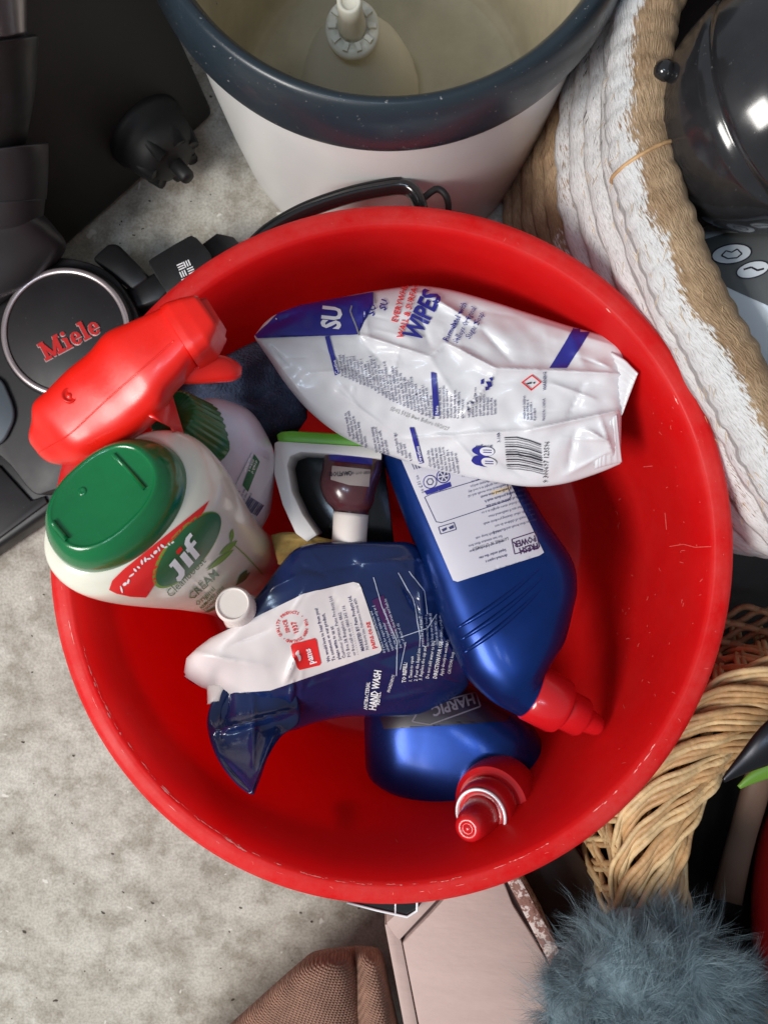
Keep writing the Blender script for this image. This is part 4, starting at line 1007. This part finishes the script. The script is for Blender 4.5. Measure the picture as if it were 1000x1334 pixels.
# ---- wipes pack
wc = creases(RC(41, 55, 350, 800, 395, 620) + [((338, 440), (470, 436), -.001, 12), ((470, 436), (560, 465), .0045, 6), ((560, 465), (580, 446), .003, 5), ((580, 446), (645, 480), .0055, 5), ((645, 480), (700, 482), .005, 6), ((700, 482), (828, 488), .005, 7),
              ((560, 465), (600, 530), .0015, 8), ((600, 545), (645, 484), .0035, 3.5), ((440, 510), (520, 572), .0016, 4), ((520, 572), (690, 560), .0022, 4), ((690, 560), (805, 535), .006, 5),
              ((560, 385), (625, 425), .006, 7), ((520, 378), (570, 385), .004, 8), ((625, 425), (665, 470), -.004, 12), ((600, 400), (780, 430), -.003, 15), ((670, 410), (800, 450), .005, 10), ((740, 430), (760, 478), .002, 8),
              ((720, 500), (775, 520), .004, 7), ((760, 500), (740, 545), -.004, 6), ((735, 620), (790, 590), .004, 8), ((780, 540), (800, 600), .003, 6), ((340, 445), (430, 560), .002, 14), ((400, 400), (470, 390), .005, 7), ((345, 425), (395, 405), -.004, 6),
              ((470, 386), (480, 440), .0025, 6), ((650, 600), (700, 632), -.003, 9), ((590, 570), (640, 625), .0025, 6), ((775, 470), (800, 482), .003, 6), ((420, 455), (520, 520), -.0012, 14), ((750, 560), (740, 610), -.004, 6), ((765, 560), (790, 575), .005, 6),
              ((480, 540), (620, 620), .001, 20), ((590, 415), (600, 455), .002, 9), ((545, 410), (560, 450), -.002, 8)])
def wh_(x, y, u, v):
    z = wc(x, y) + .003 * noise.noise(Vector((x / 70, y / 60, 12))) + .0011 * noise.noise(Vector((x / 22, y / 18, 3)))
    # tent along the pack: upper facet falls away behind the ridge
    return z
wst = [(331, 438, 334, 444, .158, .160), (345, 420, 352, 470, .156, .158), (362, 408, 372, 500, .154, .155), (392, 398, 402, 535, .152, .150), (440, 388, 440, 565, .150, .142), (480, 380, 480, 584, .150, .136), (520, 374, 520, 598, .150, .133), (548, 372, 555, 610, .150, .132),
       (590, 378, 600, 619, .150, .132), (640, 392, 640, 627, .150, .133), (690, 408, 690, 634, .150, .134), (740, 424, 735, 630, .151, .136), (790, 438, 780, 616, .154, .140), (812, 448, 808, 604, .156, .143)]
wi = thing('wipes_pack', 'crumpled white and blue pack of sugar soap wall wipes lying on top of the bottles', 'wipes pack', P(590, 510, .13))
wb_ = link('pack_film', bag(wst, wh_, 14, 120, .020), wi, M['white_film'])
wb2 = link('end_seal', bag([(796, 458, 800, 546, .160, .148), (813, 468, 806, 544, .163, .150), (822, 477, 809, 542, .165, .152), (831, 486, 811, 539, .167, .153)], lambda x, y, u, v: .0006 * math.sin(v * 60), 8, 24, .002), wi, M['white_film'])
wb3 = link('end_seal', bag([(778, 546, 774, 612, .155, .147), (790, 544, 786, 608, .156, .147), (803, 540, 810, 602, .158, .146)], lambda x, y, u, v: .0004 * math.sin(u * 40), 10, 20, .002), wi, M['white_film'])
wh = bvh_of(wb_)
WO = .0005
decal('blue_band', [[(333, 437), (362, 409), (392, 398), (440, 389), (486, 381), (486, 396), (458, 400), (455, 406), (466, 436), (430, 432), (400, 430), (368, 436), (336, 441)]], wh, WO, M['blue_print'], wi, 4)
decal('blue_stripe', [[(748, 425), (769, 431), (738, 480), (715, 480)]], wh, WO, M['blue_print'], wi, 4)
decal('silver_line', strokes([(458, 399), (456, 406), (468, 437)], 2) + strokes([(487, 381), (489, 396)], 2), wh, WO * 1.6, M['grey_ink'], wi, 4)
lettering([('SU', 442, 430, 34, 84, .72, .04)], wh, WO * 2, M['white_print'], wi, cell=6)
lettering([('SU', 487, 412, 13, 76, .9, .03), ('SU', 502, 406, 13, 72, .9, .03), ('WIPES', 545, 446, 34, 64, .70, .035), ], wh, WO * 2, M['blue_print'], wi, cell=6)
lettering([('EVERYWHERE', 517, 421, 11.5, 73, .85, .02), ('WALL & SURFACE', 524, 441, 11.5, 73, .85, .02)], wh, WO * 2, M['red_print'], wi, cell=6)
lettering([('Formulated with', 583, 447, 11, 64, .76, .016)], wh, WO * 2, M['blue_print'], wi)
lettering([('Selleys Original', 595, 449, 11, 62, .78), ('Sugar Soap', 611, 443, 11, 60, .80)], wh, WO * 2, M['blue_print'], wi)
for hb_ in ([(423, 439), (429, 438), (442, 486), (436, 489)], [(561, 484), (568, 486), (572, 541), (564, 541)], [(533, 556), (539, 556), (552, 602), (546, 603)]): decal('heading_bar', [hb_], wh, WO * 1.6, M['blue_print'], wi, 5)
lettering([('Caution', 441, 486, 6.5, 103, .8, .01), ('Note', 571, 539, 6.5, 92, .8, .01), ('Directions', 550.5, 601, 6.5, 103, .8, .01)], wh, WO * 2.2, M['white_print'], wi)
t1 = []
random.seed(9)
def line(x, y, lpx, ang, size, sx=.8, bold=.01):
    s = ''; 
    while len(s) * size * .52 * sx < lpx: s += random.choice(FILL) + ' '
    t1.append((s[:int(lpx / (size * .52 * sx))], x, y, size, ang, sx, bold))
for i in range(26):
    x = 447 + i * 4.75; yb = 490 + i * 2.0 + (5 if i > 8 else 0) * min(1, (i - 8) / 5); top = 448 + (i * .6 if i < 15 else 9 + (i - 15) * 3.6)
    ln = yb - top - random.uniform(0, 14)
    line(x, yb, ln, 98, 5.4)
for i in range(15):
    x = 574 + i * 4.9 + (3 if i > 6 else 0); yb = 543 + (1.2 if i < 5 else -.6 * (i - 8)); ln = random.choice([46, 40, 50, 34, 52]) if i < 7 else random.choice([26, 32, 38, 44])
    line(x, yb, ln, 91, 5.2)
for i in range(9):
    line(457 + i * 5.4 + (8 if i > 4 else 0), 567 + i * 3.6 + (3 if i > 4 else 0), random.uniform(36, 50) if i != 4 else 20, 102, 5.2)
for i in range(4): line(506 + i * 5.4 + 14, 583 + i * 3.4 + 6, 34 - i * 6, 101, 5.2)
for i in range(8): line(562 + i * 5.2, 607 + i * 1.2, random.uniform(26, 40), 100, 5.2)
lettering(t1, wh, WO * 1.8, M['ink'], wi)
t1 = []
for i in range(4): line(684 + i * 4.4, 546 + i * .6, 40 - i * 6, 92, 5)
lettering(t1 + [('MADE IN CHINA', 709, 549, 5, 90, .8), ('WARNING', 711, 508, 6.5, 91, .78, .01), ('3-180', 651, 576, 6, 92, .9)], wh, WO * 1.8, M['ink'], wi)
lettering([('SD02 5125 Best Before 03/2027', 507, 534, 7.2, -19.5, .86, 0)], wh, WO * 1.8, M['grey_ink'], wi)
dm = [(692, 487), (705, 498), (691, 509), (678, 498)]; dmi = [(692, 489.3), (702.3, 498), (691.2, 506.6), (680.7, 498)]
decal('warning_diamond', ringpolys(dm, dmi), wh, WO * 1.8, M['red_print'], wi, 5)
decal('warning_mark', [[(684, 499.5), (691, 497), (692, 499.6), (684.5, 500.6)], ellipse(695, 498.5, 1.3, 1.3, 0, 10)], wh, WO * 1.8, M['black_ink'], wi, 5)
decal('logo_mark', [[(626, 495), (630, 494), (631, 500), (627, 502)], [(633, 498), (638, 497), (640, 503), (634, 505)], [(637, 492), (640, 491), (641, 495), (638, 496)], [(630, 504), (635, 503), (636, 507), (631, 508)]], wh, WO * 1.8, M['blue_print'], wi, 5)
def pill(cx, cy):
    return ellipse(cx, cy, 15, 7.5, -8, 30)
decal('recycling_mark', [ellipse(629, 587, 15, 6.5, -6, 30), ellipse(630, 600, 16, 7, -10, 30)], wh, WO * 1.7, M['blue_print'], wi, 5)
decal('recycling_mark', [ellipse(634, 587, 9.5, 5.6, -4, 30), ellipse(636, 601, 10, 6, -8, 30)], wh, WO * 2.4, M['white_film'], wi, 5)
decal('recycling_mark', [o2 for c_ in ((635, 587), (637, 601)) for o2 in strokes([(c_[0] - 6, c_[1] + 1), (c_[0] + 5, c_[1] + 1.5)], 1) + strokes([(c_[0] - 6, c_[1] - 2), (c_[0] + 5, c_[1] - 1.5)], 1)], wh, WO * 3, M['blue_print'], wi, 5)
lettering([('arl.org.au', 641, 579, 6.5, 180 + 2, .9, .01)], wh, WO * 1.8, M['ink'], wi)
bars = []; random.seed(2); y = 0
wd = [2, 1, 1, 3, 1, 2, 1, 1, 2, 3, 1, 1, 2, 1, 3, 1, 1, 2, 2, 1, 1, 3, 2, 1, 1, 2, 1, 3]
for k, q in enumerate(wd):
    t = (y + q / 2) / 76
    if k % 2 == 0:
        xl = 656 + 4 * t; yl = 569 + 47 * t
        pts = [(xl, yl), (xl + 16, yl + .4 - 1 * (1 - t)), (xl + 32, yl + 3), (xl + 48, yl + 8 * (1 - t * .3) + 1)]
        bars += strokes(pts, q * .62)
    y += q + (1 + (k * 5) % 3) * .55 if False else q
    y += .9
decal('barcode', bars, wh, WO * 1.8, M['black_ink'], wi, 5)
lettering([('9 300697 123596', 713, 628, 9.5, 88, .80, 0)], wh, WO * 1.8, M['black_ink'], wi)
bm = None

# ---- Jif style cream cleanser bottle
JB = P(322, 752, .035); JT = P(166, 668, .246)
jax = (JT - JB).normalized(); Wd = Vector((1, 1, 0)) ; Wd = (Wd - jax * Wd.dot(jax)).normalized(); Dd = jax.cross(Wd).normalized()
jf = thing('cream_cleanser_bottle', 'white cream cleanser bottle with green cap and oval green badge', 'bottle', JB)
Lj = (JT - JB).length
def jring(t, hw, hd, p, offd=0, offw=0, n=72):
    c = JB + (JT - JB) * t + Dd * offd + Wd * offw; out = []
    for k in range(n):
        x, y = se(2 * math.pi * k / n, p); out.append(c + Wd * hw * x + Dd * hd * y)
    return out
def jloft(st, sub=6, caps=(True, True)):
    st = [(tuple(q) + (0.0, 0.0))[:6] for q in st]
    ss = spline(st, sub); vs, fs = skin([jring(*s) for s in ss], True, *caps); return fixn(mesh(vs, fs))
jst = [(0.0, .024, .016, 2.6), (.006, .031, .0205, 2.8), (.04, .0335, .0225, 2.8), (.25, .0345, .0235, 2.7), (.48, .0370, .0260, 2.5), (.68, .0420, .0285, 2.35, .001, 0), (.82, .0460, .0300, 2.25, .003, 0), (.91, .0470, .0300, 2.2, .005, 0), (.960, .0450, .0280, 2.1, .007, 0), (.985, .0400, .0250, 2.1, .008, 0), (.995, .032, .021, 2.1, .008, 0)]
jb = link('bottle_body', jloft(jst, 8), jf, M['bottle_white'])
off = -.0015
jc = link('cap', jloft([(.950, .0360, .0245, 2.1, .0065, -.001), (.985, .0360, .0248, 2.1, .0065, -.001), (1.020, .0342, .0240, 2.15, .0065, -.001), (1.045, .0312, .0222, 2.25, .0070, -.001), (1.060, .0282, .0200, 2.3, .0075, -.001), (1.0655, .0258, .0183, 2.35, .0075, -.001), (1.0630, .0238, .0166, 2.35, .0075, -.001), (1.0595, .015, .009, 2.2, .0075, -.001), (1.0590, .006, .004, 2, .0075, -.001)], 6), jf, M['green_cap'])
ch = bvh_of(jc)
pp = [on(ch, x, y, .0002) for x, y in ((148, 592), (165, 610), (189, 637))]
if all(pp): link('cap_slot', tube(pp, .0011, 8), jc, M['green_cap'])
pp = [on(ch, 68 + 5 * k, 680 + 6 * k, .0004) for k in range(5)]; pp = [p for p in pp if p]
if len(pp) > 2: link('hinge_tab', tube(pp, .0013, 8), jc, M['green_cap'])
q = on(ch, 107, 640)
if q: link('moulding_point', lathe([(.0022, -.0005), (.0018, .0005), (.0008, .0002), (0, 0)], q, jax, 20), jc, M['green_cap'])
jh = bvh_of(jb)
decal('red_swoosh', [[(272, 652), (266, 664), (250, 680), (225, 700), (200, 722), (185, 745), (183, 762), (190, 778), (170, 777), (152, 773), (142, 768), (146, 756), (160, 742), (185, 726), (215, 703), (240, 682), (260, 662)]], jh, .0003, M['red_print'], jf, 5)
decal('badge', [ellipse(243, 716, 62, 25, 49.5, 48)], jh, .0003, M['lime_print'], jf, 5)
decal('badge_field', [ellipse(244.5, 715, 59.5, 22.5, 49.5, 48)], jh, .0006, M['green_print'], jf, 5)
# italic letters j i f
def loc2(px0, py0, ang, s, sh, pts):
    a = R(ang); out = []
    for x, y in pts:
        x = x + sh * y; X, Y = x * s, y * s
        out.append((px0 + X * math.cos(a) - Y * math.sin(a), py0 - (X * math.sin(a) + Y * math.cos(a))))
    return out
s_ = 27; an = 50; sh = .18; ox, oy = 230, 756
J = [(.10, -.05), (.42, -.05), (.66, .12), (.70, .30), (.70, .84), (.30, .84), (.30, .66), (.44, .66), (.44, .30), (.36, .20), (.10, .20)]
I_ = [(.86, 0), (1.20, 0), (1.20, .70), (.86, .70)]; Fp = [(1.36, 0), (1.66, 0), (1.66, .50), (1.92, .50), (1.92, .68), (1.68, .68), (1.70, .80), (1.80, .86), (2.0, .86), (2.0, 1.04), (1.66, 1.04), (1.42, .90), (1.38, .68), (1.28, .68), (1.28, .50), (1.36, .50)]
J = [(.0, .02), (.12, -.10), (.46, -.06), (.62, .10), (.62, .82), (.18, .82), (.18, .66), (.30, .66), (.30, .24), (.24, .16), (.06, .18)]
decal('badge_lettering', [loc2(ox, oy, an, s_, sh, p) for p in (J, I_, Fp)], jh, .0009, M['white_print'], jf, 6)
decal('badge_dot', [loc2(ox, oy, an, s_, sh, [(.86, .80), (1.20, .80), (1.20, .98), (.86, .98)])], jh, .0009, M['red_print'], jf, 6)
lettering([('Cleanboost', 222, 778, 15, 46, .95, .0)], jh, .0006, M['green_print'], jf)
lettering([('CREAM', 249, 782, 14, 43, 1.1, .01), ('Original', 257, 789, 9, 43, 1.1, .01), ('REMOVES 100%', 262, 793, 5.5, 43, 1.1, .02), ('TOUGH DIRT', 266, 796, 5.0, 43, 1.1, .02)], jh, .0006, M['green_print'], jf)
random.seed(8)
sw_ = []
for k in range(16):
    t = k / 15; cx = 158 + 66 * t; cy = 768 - 62 * t - 10 * math.sin(math.pi * t) + random.uniform(-2.5, 2.5)
    sw_.append(ellipse(cx, cy, random.uniform(2.5, 5) * (1 - .4 * t), random.uniform(1, 2), random.uniform(0, 150), 10))
decal('flourish', sw_, jh, .0006, M['white_print'], jf, 5)
def leaf(x, y, l, wd_, ang): 
    return [(x + u * math.cos(R(ang)) - v * math.sin(R(ang)), y - (u * math.sin(R(ang)) + v * math.cos(R(ang)))) for u, v in [(l * t / 8, wd_ * math.sin(math.pi * t / 8)) for t in range(9)] + [(l * t / 8, -wd_ * math.sin(math.pi * t / 8)) for t in range(7, 0, -1)]]
decal('leaf_print', [leaf(285, 722, 30, 3.5, 38), leaf(268, 743, 46, 3.5, 38), leaf(300, 706, 18, 2.5, 84)] + strokes([(300, 706), (318, 722), (342, 748)], 1.3), jh, .0006, M['lime_print'], jf, 5)
decal('leaf_print', [leaf(306, 762, 26, 3, 42), leaf(308, 759, 22, 3.4, 52)] + strokes([(262, 800), (284, 789), (288, 783)], 3), jh, .0006, M['green_print'], jf, 5)

# ---- trigger spray bottle
sp = thing('trigger_spray_bottle', 'pale lilac spray bottle with bright red trigger head and green collar', 'spray bottle', P(310, 620, .05))
sb = link('bottle_body', loft([(222, 560, 262, 520, .180, .010, 2.3, 0), (238, 572, 285, 519, .172, .021, 2.3, 0), (255, 600, 325, 535, .160, .030, 2.5, 0), (278, 640, 350, 572, .142, .033, 2.6, 0), (300, 668, 358, 600, .122, .033, 2.6, 0), (322, 690, 356, 640, .10, .030, 2.6, 0), (335, 700, 352, 668, .085, .02, 2.4, 0)], 44, 8), sp, M['lilac'])
lh = bvh_of(sb)
decal('back_label', [[(302, 640), (328, 588), (336, 592), (350, 600), (350, 625), (322, 682), (308, 668)]], lh, .0004, M['label_white'], sp, 6)
decal('green_flash', [[(315, 631), (330, 591), (337, 601), (322, 640)]], lh, .0008, M['green_print'], sp, 6)
lettering(para(331, 598, 3, 30, 250, 5, 4.5, .8, .01, seed=4), lh, .0012, M['white_print'], sp)
lettering(para(306, 652, 4, 26, 65, 4.5, 5, .8, 0, seed=14), lh, .0008, M['ink'], sp)
bars = []
for k in range(9): bars += strokes([(316 + k * 2.1, 660 + k * 1.4), (325 + k * 2.1, 646 + k * 1.4)], 1 + (k % 3) * .4)
decal('barcode', bars, lh, .0008, M['ink'], sp, 5)
cg0 = P(226, 542, .205); cg1 = P(272, 572, .175); cga = (cg1 - cg0).normalized()
gl_ = (cg1 - cg0).length
link('green_collar', lathe([(.0125, -.002), (.0140, 0), (.0150, gl_ * .25), (.0165, gl_ * .6), (.0172, gl_ * .95), (.0160, gl_ * 1.05)], cg0, cga, 120, ribs=30, rib_amp=.0008, rib_rng=(0, gl_ * .9)), sp, M['collar_green'], auto=60)
# red head: profile swept from the rounded back to the nozzle
hd = [(44, 584, 52, 594, .2265, .001, 2, 0), (39, 576, 60, 600, .227, .005, 2.2, 0), (39, 566, 70, 603, .228, .008, 2.6, 0), (43, 552, 86, 604, .229, .011, 2.8, 0), (47, 530, 112, 603, .232, .0145, 3, 0), (66, 512, 140, 588, .236, .0140, 3.2, 0), (92, 487, 170, 570, .240, .0145, 3.4, 0), (120, 464, 197, 549, .243, .0145, 3.4, 0),
      (142, 440, 213, 532, .245, .0160, 3.4, 0), (170, 427, 223, 511, .247, .0155, 3.6, 0), (196, 416, 241, 490, .248, .0150, 3.8, 0), (214, 408, 254, 472, .249, .0145, 4, 0)]
hdm = link('head', loft(hd, 48, 9), sp, M['spray_red'])
link('nozzle', loft([(213, 408, 257, 476, .250, .0155, 4.5), (222, 403, 265, 471, .250, .0160, 5), (240, 397, 280, 459, .250, .0158, 5), (258, 393, 290, 438, .250, .0148, 5), (263, 394, 291, 435, .250, .0140, 5)], 40, 6, lin=True), sp, M['spray_red'], auto=40)
link('nozzle_tip', loft([(258, 396, 289, 437, .249, .012, 4), (272, 393, 292, 425, .249, .011, 4)], 32, 3), sp, M['spray_red'], auto=40)
link('stem', loft([(190, 540, 228, 560, .236, .015, 2.2, 0), (214, 506, 226, 568, .226, .0155, 2.2, 0), (224, 512, 240, 566, .214, .0145, 2.1, 0)], 32, 5), sp, M['spray_red'])
link('trigger', loft([(238, 476, 236, 500, .238, .006, 2.6, 0), (262, 466, 255, 500, .236, .0065, 2.6, 0), (288, 463, 285, 498, .232, .006, 2.5, 0), (306, 470, 304, 496, .228, .0055, 2.3, 0), (315, 478, 314, 490, .226, .003, 2, 0)], 28, 6), sp, M['spray_red'])
hh = bvh_of(hdm); q = on(hh, 91, 515)
pts = [on(hh, *p_, -.0001) for p_ in spline([(50, 590), (90, 566), (140, 520), (190, 476), (226, 444)], 8)]
pts = [p_ for p_ in pts if p_]
if len(pts) > 4: link('mould_seam', tube(pts, .00045, 6), sp, M['spray_red'])
if q:
    nn = (CAM - q).normalized(); link('pivot_boss', lathe([(.0036, -.002), (.0036, .0005), (.0031, .0009), (.0026, .0003), (.0014, .0002), (.0010, .0008), (0, .0009)], q, nn + Vector((-.2, .3, 0)), 32), sp, M['spray_red'])

# ---- folded denim cloth
dn = creases([((250, 520), (340, 470), .008, 12), ((290, 540), (370, 500), -.008, 12), ((270, 500), (350, 540), .006, 10)])
dc_ = tag(link('denim_cloth', bag([(215, 520, 240, 570, .10, .10), (250, 490, 270, 585, .11, .10), (300, 460, 320, 590, .115, .10), (350, 440, 370, 580, .11, .09), (400, 450, 400, 545, .10, .09)], lambda x, y, u, v: dn(x, y) + .005 * noise.noise(Vector((x / 30, y / 30, 1))), 10, 40, .02), None, M['denim']),
          'crumpled dark blue denim cloth behind the spray bottle trigger', 'cloth')
# ---- white and green box with a dark window
gb = thing('green_edged_carton', 'white carton with a bright green edge and a dark cut out, below the wipes pack', 'carton', P(440, 640, .05))
def tri_(poly, z1, z0): return prism(poly, z0, z1, .0008)
link('green_edge', prism([(360, 566), (366, 562), (380, 561), (500, 568), (545, 590), (540, 604), (497, 582), (420, 578), (362, 575)], .05, .128, .001), gb, M['lime'], auto=40)
fp = [(357, 577), (362, 574.5), (420, 578), (497, 582.5), (497, 598), (440, 592), (392, 589), (378, 594), (374, 606), (380, 640), (394, 670), (413, 697), (400, 706), (385, 695), (368, 658), (357, 618)]
link('carton_frame', prism(fp, .05, .1275, .0008), gb, M['box_white'], auto=40)
link('cutout_back', prism([(380, 588), (500, 596), (515, 720), (410, 712), (376, 640), (372, 600)], .045, .085, .001), gb, M['dark_glass'], auto=40)
# ---- brown bottle with white cap
br = thing('brown_bottle', 'small brown bottle with a caution label and white cap, upside down inside the carton', 'bottle', P(460, 640, .07))
b0 = P(478, 590, .096); b1 = P(455, 676, .112)
bo = link('bottle_body', loft([(424, 585, 500, 590, .108, .016, 2.3), (420, 610, 497, 614, .110, .022, 2.4), (417, 632, 490, 636, .112, .022, 2.4), (424, 652, 486, 656, .114, .018, 2.2), (434, 664, 480, 667, .115, .013, 2.0), (434, 672, 479, 675, .116, .0125, 2)], 36, 6), br, M['brown_bottle'])
link('cap', loft([(434, 666, 480, 671, .117, .0135, 2), (433, 690, 478, 696, .119, .0135, 2), (432, 706, 477, 712, .120, .013, 2)], 36, 4), br, M['cap_white'])
bh = bvh_of(bo)
decal('label_patch', [[(433, 607), (482, 612), (480, 634), (455, 632), (431, 625)]], bh, .0004, M['dim_label'], br, 5)
decal('label_top', [[(428, 588), (485, 594), (484, 606), (430, 600)]], bh, .0004, M['blue_print'], br, 5)
lettering([('CAUTION', 459, 614, 8.5, 183, .8, .01), ('KEEP OUT OF REACH', 481, 614, 5, 183, .8)], bh, .0007, M['black_ink'], br)
# ---- yellow cloth
ye = creases([((365, 705), (420, 700), .004, 6), ((400, 700), (440, 715), -.003, 6)])
tag(link('yellow_cloth', bag([(353, 697, 362, 735, .105, .10), (372, 693, 385, 740, .112, .10), (400, 696, 420, 740, .113, .10), (450, 706, 460, 740, .112, .10), (505, 706, 510, 740, .108, .10)], lambda x, y, u, v: ye(x, y) + .003 * noise.noise(Vector((x / 14, y / 14, 1))), 8, 24, .008), None, M['yellow_cloth']),
    'mustard yellow cleaning cloth tucked behind the navy pouch', 'cloth')
